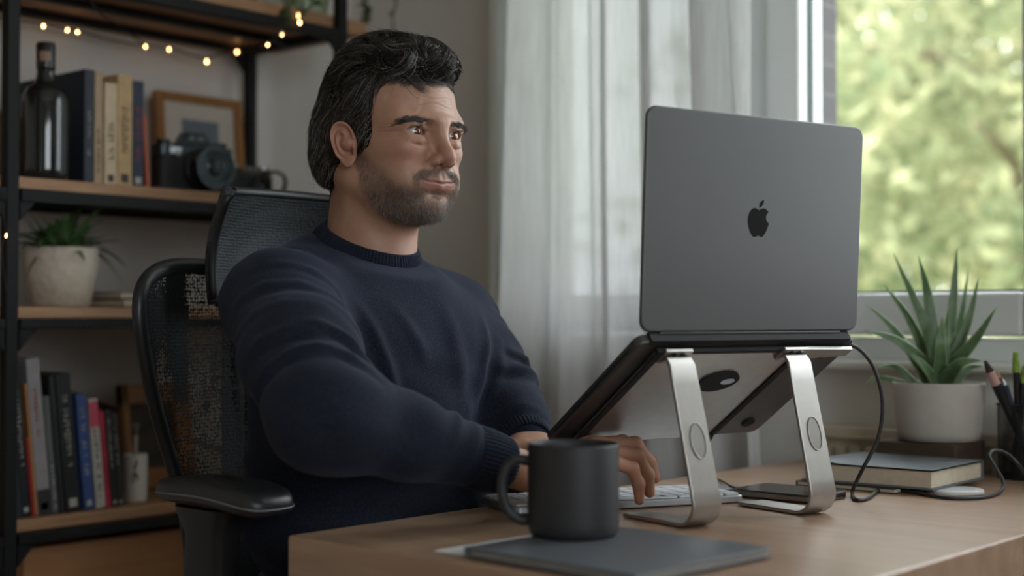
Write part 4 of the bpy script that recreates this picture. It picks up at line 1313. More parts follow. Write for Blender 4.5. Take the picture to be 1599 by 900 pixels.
for (tp_, md, bs, wpx, dm, dt_) in LV:
    b_ = P(bs[0], bs[1], D0) - Vector((ac.x, ac.y, az0)); b_.z = min(b_.z, h - .006) if b_.z < h + .004 else b_.z
    root_ = Vector((b_.x * .35, b_.y * .35, h - .012))
    m_ = P(md[0], md[1], D0 + dm) - Vector((ac.x, ac.y, az0)); t_ = P(tp_[0], tp_[1], D0 + dt_) - Vector((ac.x, ac.y, az0))
    sp_ = spline([root_, b_ if (b_ - root_).length > .02 else root_ + (m_ - root_) * .3, m_, t_], 8)
    k = len(sp_); W = wpx * 1.22 / FPX * D0
    vs = []; ed = []; fs = []
    NS = 10
    inw = Vector((0, 0, 1))
    for i, p in enumerate(sp_):
        u = i / (k - 1)
        tg = (sp_[min(i + 1, k - 1)] - sp_[max(i - 1, 0)]).normalized()
        face = Vector((.66, -.75, .25)) + Vector((-p.x, -p.y, .02)) * 4
        side = tg.cross(face); side = side.normalized() if side.length > 1e-4 else tg.orthogonal().normalized()
        up = side.cross(tg).normalized()
        ww = W * 1.08 * max(0.0, 1 - u ** 1.3) ** .95 * .85 + .0004
        for j in range(NS):
            a = 2 * PI * j / NS
            x_, y_ = math.cos(a), math.sin(a)
            vs.append(p + side * (ww * x_) + up * (ww * (.32 * y_ + .42 * x_ * x_ - .2)))
            ed.append(max(0, abs(x_) - .8) / .2 * .7)
    for i in range(k - 1):
        for j in range(NS): fs.append((i * NS + j, i * NS + (j + 1) % NS, (i + 1) * NS + (j + 1) % NS, (i + 1) * NS + j))
    fs.append(tuple(range(NS - 1, -1, -1))); fs.append(tuple((k - 1) * NS + j for j in range(NS)))
    o = MB().add(vs, fs).build('leaf', m_aloe, al, smooth=True)
    if len(ed) == len(o.data.vertices): attr_float(o.data, 'edge', ed)

# ------------------------------------------------------------------ pencil cup
cc = P(1601, 747, 1.985); cc.z = pz
rc = .037; hc = P(1601, 632, 1.985).z - pz
pc = thing('pencil_cup', 'black wire mesh pencil cup at the right end of the desk', 'pencil cup', tuple(cc))
t = NT('wire_mesh')
uvn = t.n('ShaderNodeTexCoord'); sx = t.n('ShaderNodeSeparateXYZ'); t.l(uvn.outputs['Object'], sx.inputs[0])
ang = t.math('ARCTAN2', sx.outputs[1], sx.outputs[0])
a1 = t.math('ABSOLUTE', t.math('SINE', t.math('MULTIPLY', ang, 40.0)))
a2 = t.math('ABSOLUTE', t.math('SINE', t.math('MULTIPLY', sx.outputs[2], 1100.0)))
hole = t.math('MULTIPLY', t.math('GREATER_THAN', a1, .55), t.math('GREATER_THAN', a2, .55))
tp_ = t.n('ShaderNodeBsdfTransparent'); mx = t.n('ShaderNodeMixShader'); t.l(hole, mx.inputs[0]); t.l(t.b.outputs[0], mx.inputs[1]); t.l(tp_.outputs[0], mx.inputs[2]); t.l(mx.outputs[0], t.out.inputs[0])
t.set(Base_Color=srgb(40, 40, 42), Roughness=.45, Metallic=.5)
MB().lathe([(rc * .97, .003), (rc, hc)], 64).build('mesh_wall', t.m, pc, smooth=True)
pc.children[0].data  # open cylinder: remove caps
me = pc.children[0].data
import bmesh
bm = bmesh.new(); bm.from_mesh(me); bmesh.ops.delete(bm, geom=[f for f in bm.faces if len(f.verts) > 4], context='FACES'); bm.to_mesh(me); bm.free()
mb = MB()
for z, rr in ((hc, rc), (.003, rc * .97)): mb.tube([(rr * math.cos(a), rr * math.sin(a), z) for a in [2 * PI * i / 48 for i in range(49)]], .0014, 6, caps=False)
mb.lathe([(rc * .97, 0), (rc * .97, .002), (.0001, .0021)], 40); mb.build('rim', m_black, pc, smooth='angle')


def stick(name, label, cat, pts, segs, grp='things standing in the pencil cup'):
    """segs: (part, material, t0, t1, r0, r1)"""
    a, b = Vector(pts[0]), Vector(pts[1])
    root = thing(name, label, cat, tuple(a), group=grp)
    for nm, m_, t0, t1, r0, r1 in segs: MB().tube([(b - a) * t0, (b - a) * (t0 + t1) / 2, (b - a) * t1], [r0, (r0 + r1) / 2, r1], 12).build(nm, m_, root, smooth='angle')
    return root


m_pk = mat('pink_ferrule', srgb(206, 168, 158), .3, .4); m_dk = mat('dark_bristle', srgb(52, 40, 38), .8); m_bl = mat('gloss_black', srgb(24, 25, 28), .3); m_gn = mat('lime_tuft', srgb(132, 160, 60), .7, var=.3, vs=200); m_pw = mat('pencil_wood', srgb(200, 160, 120), .6)
fl = lambda dx, dy: (cc.x + dx, cc.y + dy, pz + .003)
stick('brush', 'thick black brush with a pale pink ferrule leaning left in the pencil cup', 'brush', (fl(.018, .008), P(1538, 564, 1.955)), (('handle', m_bl, 0, .80, .005, .0072), ('ferrule', m_pk, .80, .91, .0066, .0056), ('bristles', m_dk, .91, 1.0, .0058, .002)))
stick('pen', 'dark blue pen just right of the black brush in the pencil cup', 'pen', (fl(.014, -.004), P(1566, 592, 1.96)), (('barrel', mat('ink_blue', srgb(40, 50, 66), .35), 0, .94, .0042, .0046), ('tip', m_silver, .94, 1.0, .003, .001)))
stick('pencil', 'slim wooden pencil with a bare pale tip between the brush and the pen', 'pencil', (fl(.0, .012), P(1556, 576, 1.975)), (('shaft', mat('pencil_red', srgb(120, 66, 56), .5), 0, .92, .0034, .0034), ('sharpened_tip', m_pw, .92, .99, .0034, .0008)))
stick('pen', 'upright black pen with a fuzzy lime green top in the pencil cup', 'pen', (fl(-.006, -.006), P(1586, 550, 1.97)), (('barrel', m_bl, 0, .84, .0042, .0045), ('tuft', m_gn, .84, 1.0, .0058, .0035)))
stick('pen', 'black felt pen at the right side of the pencil cup', 'pen', (fl(-.012, -.012), P(1601, 572, 1.97)), (('barrel', m_bl, 0, .85, .005, .005), ('cap', m_gn, .85, 1.0, .005, .0042)))
# ------------------------------------------------------------------ office chair
CY = 1.23
ch = thing('office_chair', 'black mesh office chair with headrest and padded armrests under the seated man', 'chair', (-1.33, CY, 0))
t = NT('chair_mesh')
sx = t.n('ShaderNodeSeparateXYZ'); tc = t.n('ShaderNodeTexCoord'); t.l(tc.outputs['Object'], sx.inputs[0])
vor = t.n('ShaderNodeTexVoronoi'); vor.inputs['Scale'].default_value = 1.0; vor.inputs['Randomness'].default_value = .45
mp = t.n('ShaderNodeMapping'); mp.inputs['Scale'].default_value = (0.001, 215, 215); t.l(tc.outputs['Object'], mp.inputs[0]); t.l(mp.outputs[0], vor.inputs['Vector'])
mask = t.noise(t.coord('Object', (1, 16, 5), (0.55, 0, 0)), 1.0, 2, .5)
thr = t.n('ShaderNodeMapRange'); thr.inputs['From Min'].default_value = .38; thr.inputs['From Max'].default_value = .50; thr.inputs['To Min'].default_value = .0; thr.inputs['To Max'].default_value = .50
t.l(mask, thr.inputs['Value'])
hole = t.math('LESS_THAN', vor.outputs['Distance'], thr.outputs[0])
tp_ = t.n('ShaderNodeBsdfTransparent'); mx = t.n('ShaderNodeMixShader'); t.l(hole, mx.inputs[0]); t.l(t.b.outputs[0], mx.inputs[1]); t.l(tp_.outputs[0], mx.inputs[2]); t.l(mx.outputs[0], t.out.inputs[0])
t.set(Base_Color=srgb(20, 21, 23), Roughness=.7); t.b.inputs['Specular IOR Level'].default_value = .25; t.bump(vor.outputs['Distance'], .8, .0012)
m_mesh = t.m
t = NT('headrest_fabric')
vor = t.n('ShaderNodeTexVoronoi'); vor.inputs['Scale'].default_value = 1.0; vor.inputs['Randomness'].default_value = .35
t.l(t.coord('Object', (60, 330, 260)), vor.inputs['Vector'])
t.set(Base_Color=t.ramp(vor.outputs['Distance'], [(.1, srgb(26, 29, 31)), (.6, srgb(62, 67, 70))]), Roughness=.62); t.bump(vor.outputs['Distance'], .9, .0015)
m_hfab = t.m

WZ = [(.47, .10), (.50, .135), (.58, .142), (.70, .152), (.78, .168), (.86, .197), (.93, .221), (.975, .231), (1.005, .226), (1.025, .203), (1.036, .17), (1.041, .12), (1.042, .0)]


def backx(y, z):
    zz = z
    return -.20 + .075 * (abs(y) / .23) ** 2 - .03 * (zz - .75) + .028 * math.exp(-((zz - .68) / .12) ** 2) - .02


half = spline([(0, w, z) for z, w in WZ], 5)
loop = [Vector((backx(-p.y, p.z), -p.y, p.z)) for p in half] + [Vector((backx(p.y, p.z), p.y, p.z)) for p in reversed(half[:-1])]
MB().tube(loop + [loop[0]], .0085, 10, caps=False, flat=1.25).build('backrest_frame', m_blackp, ch, smooth=True)
zs = [p.z for p in half]; ws = [p.y for p in half]


def meshpt(u, v):
    i = u * (len(half) - 1); w = float(np.interp(i, range(len(half)), ws)); z = float(np.interp(i, range(len(half)), zs))
    y = (v * 2 - 1) * max(w - .006, .001)
    return (backx(y, z) + .003, y, z)


MB().grid(meshpt, 60, 24).build('back_mesh', m_mesh, ch, smooth=True)
MB().tube(spline([(-.245, 0, .46), (-.262, 0, .62), (-.268, 0, .85), (-.262, 0, 1.0), (-.21, 0, 1.06)], 6), .017, 10, flat=.8).build('spine', m_blackp, ch, smooth=True)
# headrest: curved padded mesh panel with rim


def hrx(v, y): return -.150 + .034 * v - .018 * math.sin(PI * v) - .030 * (1 - (abs(y) / .125) ** 2) + .004


def hr(u, v):
    y = (u * 2 - 1) * .122 * (1 - .05 * (1 - v))
    z = .992 + .141 * v + .004 * math.sin(PI * u)
    return (hrx(v, y), y, z)


hr_ = MB().grid(hr, 40, 24).build('headrest', m_hfab, ch, smooth=True)
so = hr_.modifiers.new('th', 'SOLIDIFY'); so.thickness = .014; so.offset = -1
edge = [Vector(hr(i / 24, 1)) for i in range(1, 24)] + [Vector(hr(1, 1 - i / 16)) for i in range(1, 16)] + [Vector(hr(1 - i / 24, 0)) for i in range(1, 24)] + [Vector(hr(0, i / 16)) for i in range(1, 16)]
edge = [p + Vector((-.005, 0, 0)) for p in edge]
MB().tube(edge + [edge[0]], .0046, 10, caps=False, flat=1.2).build('headrest_frame', m_blackp, ch, smooth=True)
MB().tube(spline([(-.25, 0, 1.0), (-.225, 0, 1.05), (-.19, 0, 1.08)], 6), .014, 10).build('headrest_stem', m_blackp, ch, smooth=True)
# arms
for sg in (-1, 1):
    yc = sg * .2425
    out = []
    n = 40
    X0, X1, hw = -.072, .124, .0385
    xc, hl = (X0 + X1) / 2, (X1 - X0) / 2
    for i in range(n):
        a = 2 * PI * i / n
        ca, sa = math.cos(a), math.sin(a)
        out.append((xc + hl * math.copysign(abs(ca) ** .55, ca), yc + hw * math.copysign(abs(sa) ** .55, sa) * (1 + .12 * ca)))
    def top(x): return .790 + .004 * math.cos((x - xc) / hl * 1.6) - .006 * max(0, (x - xc) / hl) ** 2
    mb = MB(); rings = []
    for (sc_, dz) in ((.90, -.026), (.985, -.022), (1.0, -.015), (.995, -.009), (.95, -.003), (.84, 0.0), (.4, .001)):
        rings.append([(xc + (x - xc) * sc_, yc + (y - yc) * sc_, top(x) + dz) for x, y in out])
    vs = [p for r_ in rings for p in r_]; fs = []
    for i in range(len(rings) - 1):
        for j in range(n): fs.append((i * n + j, i * n + (j + 1) % n, (i + 1) * n + (j + 1) % n, (i + 1) * n + j))
    fs.append(tuple(range(n - 1, -1, -1))); fs.append(tuple((len(rings) - 1) * n + j for j in range(n)))
    ap = mb.add(vs, fs).build('arm_pad', m_softblk, ch, smooth=True)
    sl = [(xc + (x - xc) * 1.004, yc + (y - yc) * 1.006, top(x) - .017) for x, y in out]
    MB().tube(sl + [sl[0]], .0012, 6, caps=False).build('pad_seam', mat('grey_seam', srgb(112, 112, 112), .45), ap, smooth=True)
    mb = MB()
    def ring(z, hx, hy, cx): return [(cx + hx * math.copysign(abs(math.cos(a)) ** .5, math.cos(a)), yc - sg * .0 + hy * math.copysign(abs(math.sin(a)) ** .5, math.sin(a)), z) for a in [2 * PI * i / 24 for i in range(24)]]
    rr = [ring(.760, .050, .026, .012), ring(.742, .042, .022, .012), ring(.728, .034, .019, .01), ring(.60, .036, .019, .006), ring(.50, .038, .02, -.004), ring(.42, .040, .02, -.015)]
    vs = [p for r_ in rr for p in r_]; fs = []
    for i in range(len(rr) - 1):
        for j in range(24): fs.append((i * 24 + j, (i + 1) * 24 + j, (i + 1) * 24 + (j + 1) % 24, i * 24 + (j + 1) % 24))
    fs.append(tuple(range(24))); fs.append(tuple((len(rr) - 1) * 24 + j for j in range(23, -1, -1)))
    mb.add(vs, fs)
    po = mb.build('arm_post', m_blackp, ch, smooth='angle')
    MB().tube([(-.026, yc - sg * .0 + .0, .735), (-.030, yc, .60), (-.036, yc, .44)], .0035, 6).build('post_highlight', mat('post_highlight', srgb(110, 110, 110), .4, .5), po, smooth=True)  # paler strip standing in for the highlight along the post edge
    MB().tube(spline([(-.01, yc, .43), (0, yc * .9, .405), (0, yc * .5, .40)], 5), .02, 10).build('arm_bracket', m_blackp, ch, smooth=True)
# seat, column, five star base
mb = MB(); vs = []
seat_o = rrect(.47, .46, .10, 8)
mb2 = MB(); rings = []
for sc_, z in ((.9, .405), (.98, .415), (1, .435), (.985, .455), (.93, .466), (.5, .470)): rings.append([(.02 + x * sc_, y * sc_, z) for x, y in seat_o])
n = len(seat_o); vs = [p for r_ in rings for p in r_]; fs = []
for i in range(len(rings) - 1):
    for j in range(n): fs.append((i * n + j, i * n + (j + 1) % n, (i + 1) * n + (j + 1) % n, (i + 1) * n + j))
fs.append(tuple(range(n - 1, -1, -1))); fs.append(tuple((len(rings) - 1) * n + j for j in range(n)))
mb.add(vs, fs).build('seat', m_hfab, ch, smooth=True)
MB().span((-.10, -.1, .37), (.1, .1, .406)).build('mechanism', m_blackp, ch, bevel=.01)
MB().tube(spline([(-.1, 0, .385), (-.2, 0, .40), (-.245, 0, .47)], 6), .022, 10).build('back_bracket', m_blackp, ch, smooth=True)
MB().cyl((0, 0, .08), (0, 0, .38), .028).build('column', m_blackp, ch, smooth='angle')
for i in range(5):
    a = .4 + 2 * PI * i / 5; c, s_ = math.cos(a), math.sin(a)
    lg = MB().tube([(0.02 * c, .02 * s_, .11), (.15 * c, .15 * s_, .10), (.29 * c, .29 * s_, .075)], [.03, .024, .018], 10).build('base_leg', m_blackp, ch, smooth=True)
    mb = MB()
    for q in (-.014, .014): mb.cyl((.29 * c - s_ * (q - .008), .29 * s_ + c * (q - .008), .03), (.29 * c - s_ * (q + .008), .29 * s_ + c * (q + .008), .03), .03)
    mb.cyl((.29 * c, .29 * s_, .03), (.29 * c, .29 * s_, .075), .008)
    mb.build('caster', m_rubber, lg, smooth='angle')
# ------------------------------------------------------------------ person
H = np.array([-1.2919, 1.2342, 1.1977])       # between the eyes' depth axis and the ears; +X is where he faces
PO = np.array([-1.30, 1.22, 0.0])


def sm(x): x = np.clip(x, 0, 1); return x * x * (3 - 2 * x)


def LR(fn):
    for s in (-1, 1): fn(s)


F_ = Field((-.125, -.105, -.235), (.145, .105, .135), .0012)
F_.ell((-.007, 0, .034), (.077, .074, .078), .0)
F_.ell((.036, 0, .040), (.052, .060, .055), .03)
F_.ell((.026, 0, -.024), (.064, .0610, .076), .03)
F_.ell((.024, 0, -.062), (.056, .051, .034), .022)
F_.cone((-.022, 0, -.05), (-.045, 0, -.24), .054, .062, .03)
F_.ell((.014, 0, -.083), (.048, .038, .018), .025)


def face(s):
    F_.cone((.000, s * .0570, -.053), (.060, s * .020, -.088), .0145, .0125, .022)
    F_.ell((.0585, s * .039, -.023), (.0215, .0175, .013), .020)
    F_.cone((.078, s * .042, .010), (.0895, s * .008, .012), .0080, .0085, .013)
    F_.ell((.060, s * .052, .016), (.016, .010, .014), .015)
    # socket
    F_.ell((.0985, s * .031, -.003), (.0185, .0185, .0120), .012, 's')
    F_.ell((.0960, s * .0195, .0015), (.0110, .0080, .0100), .010, 's')
    F_.ell((.0640, s * .036, -.058), (.018, .016, .018), .02)


LR(face)
F_.ell((.0735, 0, -.0880), (.0150, .0205, .0145), .013)
F_.ell((.0750, 0, -.055), (.0160, .026, .018), .018)
# eyes: lids then opening
EYE = (.0735, .0318, -.0005)


def eye(s):
    c = (EYE[0], s * EYE[1], EYE[2])
    F_.ell(c, (.0142, .0160, .0132), .006)
    F_.ell((.0690, s * .034, -.0175), (.0130, .018, .012), .012)
    F_.chain([(.0850, s * .0180, .0050), (.0870, s * .0280, .0088), (.0835, s * .0400, .0078), (.0740, s * .0490, .0020)], [.0018, .0024, .0024, .0018], .004)     # upper lid fold
    F_.chain([(.0860, s * .0220, -.0095), (.0860, s * .0310, -.0112), (.0815, s * .0420, -.0095)], [.0010, .0014, .0010], .007)       # lower lid bag


LR(eye)
# nose
F_.cone((.0870, 0, .007), (.1020, 0, -.024), .0070, .0080, .012)
F_.ell((.1035, 0, -.0305), (.0098, .0088, .0086), .008)
LR(lambda s: F_.ell((.0925, s * .0118, -.0345), (.0105, .0070, .0075), .005))
F_.cone((.104, 0, -.0375), (.090, 0, -.0425), .0040, .0042, .004)
LR(lambda s: F_.ell((.0965, s * .0068, -.0425), (.0058, .0036, .0042), .0015, 's', (0, .25, s * .25)))
LR(lambda s: F_.chain([(.0960, s * .0150, -.026), (.0880, s * .0200, -.031), (.0840, s * .0195, -.040)], [.0008, .0010, .0009], .003, 's'))
# lips
F_.chain([(.0690, -.0295, -.0570), (.0825, -.016, -.0574), (.0900, -.004, -.0562), (.0898, 0, -.0568), (.0900, .004, -.0562), (.0825, .016, -.0574), (.0690, .0295, -.0570)], [.0016, .0030, .0034, .0034, .0034, .0030, .0016], .005)
F_.chain([(.0690, -.0285, -.0588), (.0815, -.014, -.0648), (.0868, 0, -.0660), (.0815, .014, -.0648), (.0690, .0285, -.0588)], [.0014, .0034, .0041, .0034, .0014], .005)
F_.ell((.0890, 0, -.0750), (.007, .017, .0035), .007, 's')
F_.ell((.0985, 0, -.0510), (.004, .0028, .006), .004, 's')


def almond(s):
    def fn(X, Y, Z):
        t_ = (Y * s - EYE[1]) / .0152
        w_ = np.clip(1 - t_ ** 2, 0, 1)
        mid = EYE[2] + .0004 + .0010 * t_
        top = mid + .0050 * w_ ** .65; bot = mid - .0044 * w_ ** .75
        return np.maximum(Z - top, bot - Z) + np.where(t_ ** 2 > 1, .004, 0)
    F_.func(fn, .0008, 's', (.0715, min(s * .012, s * .052), -.016), (.110, max(s * .012, s * .052), .014))


LR(almond)


def ear(s):
    """outer ear as a relief on a tilted plane: rim, inner ridge, bowl, tragus, lobe"""
    a_ = .42
    O = (.0085, s * .0795, -.0145)
    def fn(X, Y, Z):
        dx = X - O[0]; dy = Y - O[1]; v = Z - O[2] + 0 * dx + 0 * dy
        x = dx * math.cos(a_) - dy * s * math.sin(a_) + 0 * v
        w_ = dx * math.sin(a_) + dy * s * math.cos(a_) + 0 * v
        cx = -.001 - .17 * v; wx = np.maximum(.0158 + .13 * v, .008)
        r = np.sqrt(((x - cx) / wx) ** 2 + (v / .0285) ** 2)
        back = sm((.008 - x) / .006)
        up = sm((v + .020) / .008)
        g = lambda q, c, sg: np.exp(-((q - c) / sg) ** 2)
        h = .0062 * g(r, .93, .15) * up * np.maximum(back, sm((v - .002) / .006))
        h = h + .0052 * g(r, .55, .15) * sm((.006 - x) / .005) * sm((v + .016) / .006) * (1 - .5 * sm((v - .012) / .01))
        h = h + .0030 * np.exp(-((x + .001 + .5 * (v - .012)) / .0028) ** 2) * sm((v - .006) / .004) * sm((.020 - v) / .006)
        h = h - .0085 * np.exp(-((x - .0025) / .0062) ** 2 - ((v + .0025) / .0092) ** 2)
        h = h - .0060 * np.exp(-((x - .0065) / .0032) ** 2 - ((v + .0075) / .0042) ** 2)
        h = h + .0060 * np.exp(-((x - .0122) / .0036) ** 2 - ((v + .0045) / .0062) ** 2)
        h = h + .0030 * np.exp(-((x + .0 - .004) / .0050) ** 2 - ((v + .0150) / .0034) ** 2)
        h = h + .0020 * sm((-.016 - v) / .006)
        o_ = (r - 1) * .013
        d1 = w_ - h; d2 = (h - .0050 - .012 * np.clip(1 - r / .75, 0, 1)) - w_
        k = .0022
        hh = np.maximum(k - np.abs(d1 - d2), 0) / k; d = np.maximum(d1, d2) + hh * hh * k * .25
        hh = np.maximum(k - np.abs(d - o_), 0) / k; return (np.maximum(d, o_) + hh * hh * k * .25) * .8
    F_.func(fn, .003, 'u', (-.022, min(s * .058, s * .105), -.052), (.036, max(s * .058, s * .105), .022))
    F_.cone((.004, s * .066, -.012), (.010, s * .076, -.013), .013, .010, .006)


LR(ear)
F_.ell((.0015, 0, -.155), (.012, .013, .020), .015)
LR(lambda s: F_.cone((-.02, s * .05, -.05), (.0, s * .012, -.2), .013, .010, .02))
V, Fq = F_.mesh()
V = relax(V, Fq, 2, .45)
N = vnormals(V, Fq)
f, l, u = V.T
al_ = np.abs(l)


def crease(m, dist, w, h): return -h * np.exp(-(dist / w) ** 2) * m + .45 * h * np.exp(-((np.abs(dist) - 1.9 * w) / w) ** 2) * m


dd = np.zeros(len(V))
ff = sm((f - .045) / .02)
for z, w_, h_ in ((.0335, .036, .00055), (.0425, .032, .0006), (.0520, .022, .00045)):
    dd += crease(ff * sm((w_ - np.abs(l + .004)) / .012), u - z - .0016 * np.cos(l * 130 + z * 400) + .9 * l * l, .0011, h_)
for s in (-1, 1):
    dd += crease(ff * sm((u - .002) / .005) * sm((.026 - u) / .008), l - s * (.0062 + .10 * (u - .012)), .0012, .00018)     # frown lines
    for k_, (du, sl) in enumerate(((.004, .25), (-.001, -.05), (-.006, -.35))):                                          # outer corner of the eye
        lt = l * s
        dd += crease(sm((lt - .050) / .004) * sm((.066 - lt) / .008) * (f > .02), u - (du + sl * (lt - .050)), .0009, .0004)
    # fold from nostril to the corner of the mouth
    ln_ = .0195 + .62 * (-.034 - u) + 8 * (-.034 - u) ** 2
    dd += crease(sm((-.030 - u) / .006) * sm((u + .062) / .012) * (f > .05), l * s - ln_, .0028, .0009)
    dd += crease(sm((l * s - .014) / .004) * sm((.047 - l * s) / .008) * (f > .05), u + .0135 + .004 * np.cos((l * s - .03) * 90), .0015, .0006)
um_ = -.0613 + .0046 * (al_ / .03) ** 2 - .0005 * np.cos(al_ * 300)
dd += crease(sm((.0315 - al_) / .006) * (f > .055), u - um_, .0013, .0010)
V = V + N * dd[:, None]
f, l, u = V.T
al_ = np.abs(l)
# --- skin colour: own pigment, plus a darkened mouth line
skin = np.array(srgb(174, 133, 110)[:3]); rosy = np.array(srgb(168, 107, 90)[:3]); lip = np.array(srgb(156, 104, 93)[:3]); stub = np.array(srgb(100, 82, 70)[:3]); browc = np.array(srgb(92, 66, 52)[:3])
nz = np.sin(f * 310 + 1.3 * np.sin(u * 240)) * np.sin(l * 290 + 2) * np.sin(u * 330 + .7)
C = np.tile(skin, (len(V), 1)) * (1 + .05 * nz)[:, None]


def blend(C, m, col): return C * (1 - m[:, None]) + col * m[:, None]


g3 = lambda c, r: np.exp(-(((f - c[0]) / r[0]) ** 2 + ((al_ - c[1]) / r[1]) ** 2 + ((u - c[2]) / r[2]) ** 2))
C = blend(C, .5 * g3((.108, 0, -.031), (.02, .016, .014)) + .35 * g3((.068, .042, -.025), (.03, .022, .016)), rosy)
C = blend(C, .45 * g3((.008, .085, -.016), (.025, .02, .03)), rosy)
lipm = sm(2.2 - 1.25 * np.abs((u + .0610) / .0078) - 1.2 * np.abs(al_ / .0300) ** 2.2) * (f > .070)
cheek = np.interp(f, [-.01, .012, .03, .05, .075, .09, .11], [-.008, -.012, -.034, -.046, -.055, -.058, -.060])


def beard_mask(f, al_, u):
    ck = np.interp(f, [-.01, .012, .0235, .036, .0476, .0676, .078, .11], [.002, -.002, -.011, -.024, -.035, -.050, -.053, -.055])
    b = sm((ck - u) / .020) ** 1.3 * sm((f + .004 - .42 * np.maximum(0, -.040 - u)) / .022)
    b *= sm((u + .132) / .028)
    mo = sm((.036 - al_) / .006) * sm((u + .0595) / .003) * sm((-.0405 - .12 * al_ - u) / .004) * (f > .070) * (1 - .55 * np.exp(-(al_ / .003) ** 2))
    mo = np.maximum(mo, .8 * sm((.043 - al_) / .006) * sm((al_ - .027) / .005) * sm((u + .078) / .006) * sm((-.047 - u) / .006) * (f > .05))
    lp = sm(2.0 - 1.25 * np.abs((u + .0612) / .0080) - 1.2 * np.abs(al_ / .0290) ** 2.2) * (f > .068)
    b = b * (1 - .55 * np.exp(-((u + .0770) / .005) ** 2) * (np.abs(al_ - .012) < .007) * (f > .066))
    b = b * np.where(u > -.07, sm((.0685 - al_) / .003), 1)
    return np.clip(np.maximum(b, mo) * (1 - lp), 0, 1)


bm_ = beard_mask(f, al_, u)
C = blend(C, .62 * bm_, stub)
C = blend(C, .85 * lipm * (1 - .3 * (u > -.064)), lip)
C = blend(C, .75 * sm((.0305 - al_) / .004) * (f > .055) * np.exp(-((u - um_) / .0010) ** 2), np.array(srgb(96, 50, 44)[:3]))  # dark mouth line put into the colour in place of crease shade
brow_line = np.interp(al_, [.012, .022, .036, .050, .060], [.0092, .0118, .0150, .0128, .0070])
bw = sm((.0062 - np.abs(u - brow_line)) / .004) * sm((al_ - .012) / .004) * sm((.058 - al_) / .006) * (f > .05)
C = blend(C, .45 * bw, browc)
C = blend(C, .3 * g3((.085, .030, -.012), (.012, .014, .006)), np.array(srgb(160, 108, 92)[:3]))
HV, HF, HC_, HN = V, Fq, C, N
HEADF = F_

# ---------------------------------------------------------------- hands
LEN = dict(i=(.042, .025, .021), m=(.047, .029, .021), r=(.043, .027, .021), p=(.034, .020, .019))
KN = dict(i=(.090, .027), m=(.089, .0065), r=(.083, -.0135), p=(.075, -.0315))
RAD = dict(i=(.0098, .0090, .0082, .0066), m=(.0100, .0092, .0083, .0067), r=(.0095, .0087, .0079, .0064), p=(.0085, .0076, .0069, .0057))


def hand(wrist, a, up, thumb_sign, curl, splay, thumb, arm_dir, h=.0013, arch=0.35):
    a = Vector(a).normalized(); c = Vector(up); c = (c - a * c.dot(a)).normalized(); b = c.cross(a).normalized() * thumb_sign
    W = Vector(wrist)
    Q = lambda x, y, z: W + a * x + b * y + c * z
    jts = {}
    for k in 'imrp':
        kx, ky = KN[k]
        p = Q(kx, ky, .004 - arch * abs(ky - .004) * .35)
        pts = [p]; ang = 0
        dirb = splay[k]
        for seg, cu in zip(LEN[k], curl[k]):
            ang += math.radians(cu)
            d = (a * math.cos(ang) - c * math.sin(ang) + b * math.tan(math.radians(dirb)) * math.cos(ang)).normalized()
            pts.append(pts[-1] + d * seg)
        jts[k] = pts
    th = [Q(*p) for p in thumb]
    ends = [W, Vector(W) - Vector(arm_dir).normalized() * .09] + [p for k in jts for p in jts[k]] + th
    lo = [min(p[i] for p in ends) - .03 for i in range(3)]; hi = [max(p[i] for p in ends) + .03 for i in range(3)]
    F = Field(lo, hi, h)
    ad = Vector(arm_dir).normalized()
    for o in (-.010, .010): F.cone(Q(-.0, o, 0), Q(0, o * .9, 0) - ad * .09, .0180, .0195, .02)
    for k in 'imrp':
        F.cone(Q(.008, KN[k][1] * .55, .0), jts[k][0] - c * .002, .0165, .0118, .014)
    F.ell(Q(.035, .026, -.010), (.024, .016, .014), .015)
    F.ell(Q(.040, -.020, -.010), (.028, .014, .012), .015)
    for k in 'imrp':
        r = RAD[k]; p = jts[k]
        G_ = [p[0] - (p[1] - p[0]).normalized() * .008] + p
        F.cone(G_[0], p[0], r[0] * 1.0, r[0] * 1.08, .006)
        for i in range(3):
            F.cone(p[i], p[i + 1], r[i], r[i + 1], .0022)
            if i: F.ell(p[i], (r[i] * 1.06,) * 3, .003)
    F.cone(th[0], th[1], .0165, .0125, .014); F.cone(th[1], th[2], .0118, .0105, .004); F.cone(th[2], th[3], .0102, .0078, .003); F.ell(th[2], (.0112,) * 3, .004)
    for k in 'imr':     # extensor tendons
        F.cone(Q(.03, KN[k][1] * .7, .012), jts[k][0] + c * .0065, .0018, .0022, .006)
    V, Q4 = F.mesh(); V = relax(V, Q4, 2, .4)
    C = np.tile(np.array(srgb(178, 134, 110)[:3]), (len(V), 1))
    red = np.array(srgb(192, 118, 98)[:3]); nail = np.array(srgb(214, 164, 146)[:3])
    for k in 'imrp':
        for i, w_ in ((0, .35), (1, .3), (3, .45)):
            d = np.linalg.norm(V - np.array(jts[k][i]), axis=1); C = blend(C, w_ * np.exp(-(d / .011) ** 2), red)
        tdir = (jts[k][3] - jts[k][2]).normalized(); nd = tdir.cross(b).normalized()
        if nd.dot(c) < 0 and nd.dot(a) < 0: nd = -nd
        if nd.dot(c * 1.0 + a * .6) < 0: nd = -nd
        np_ = jts[k][3] + nd * .0062 - tdir * .001
        d = np.linalg.norm(V - np.array(np_), axis=1); C = blend(C, .85 * sm((.0062 - d) / .0018), nail)
    return V, Q4, C


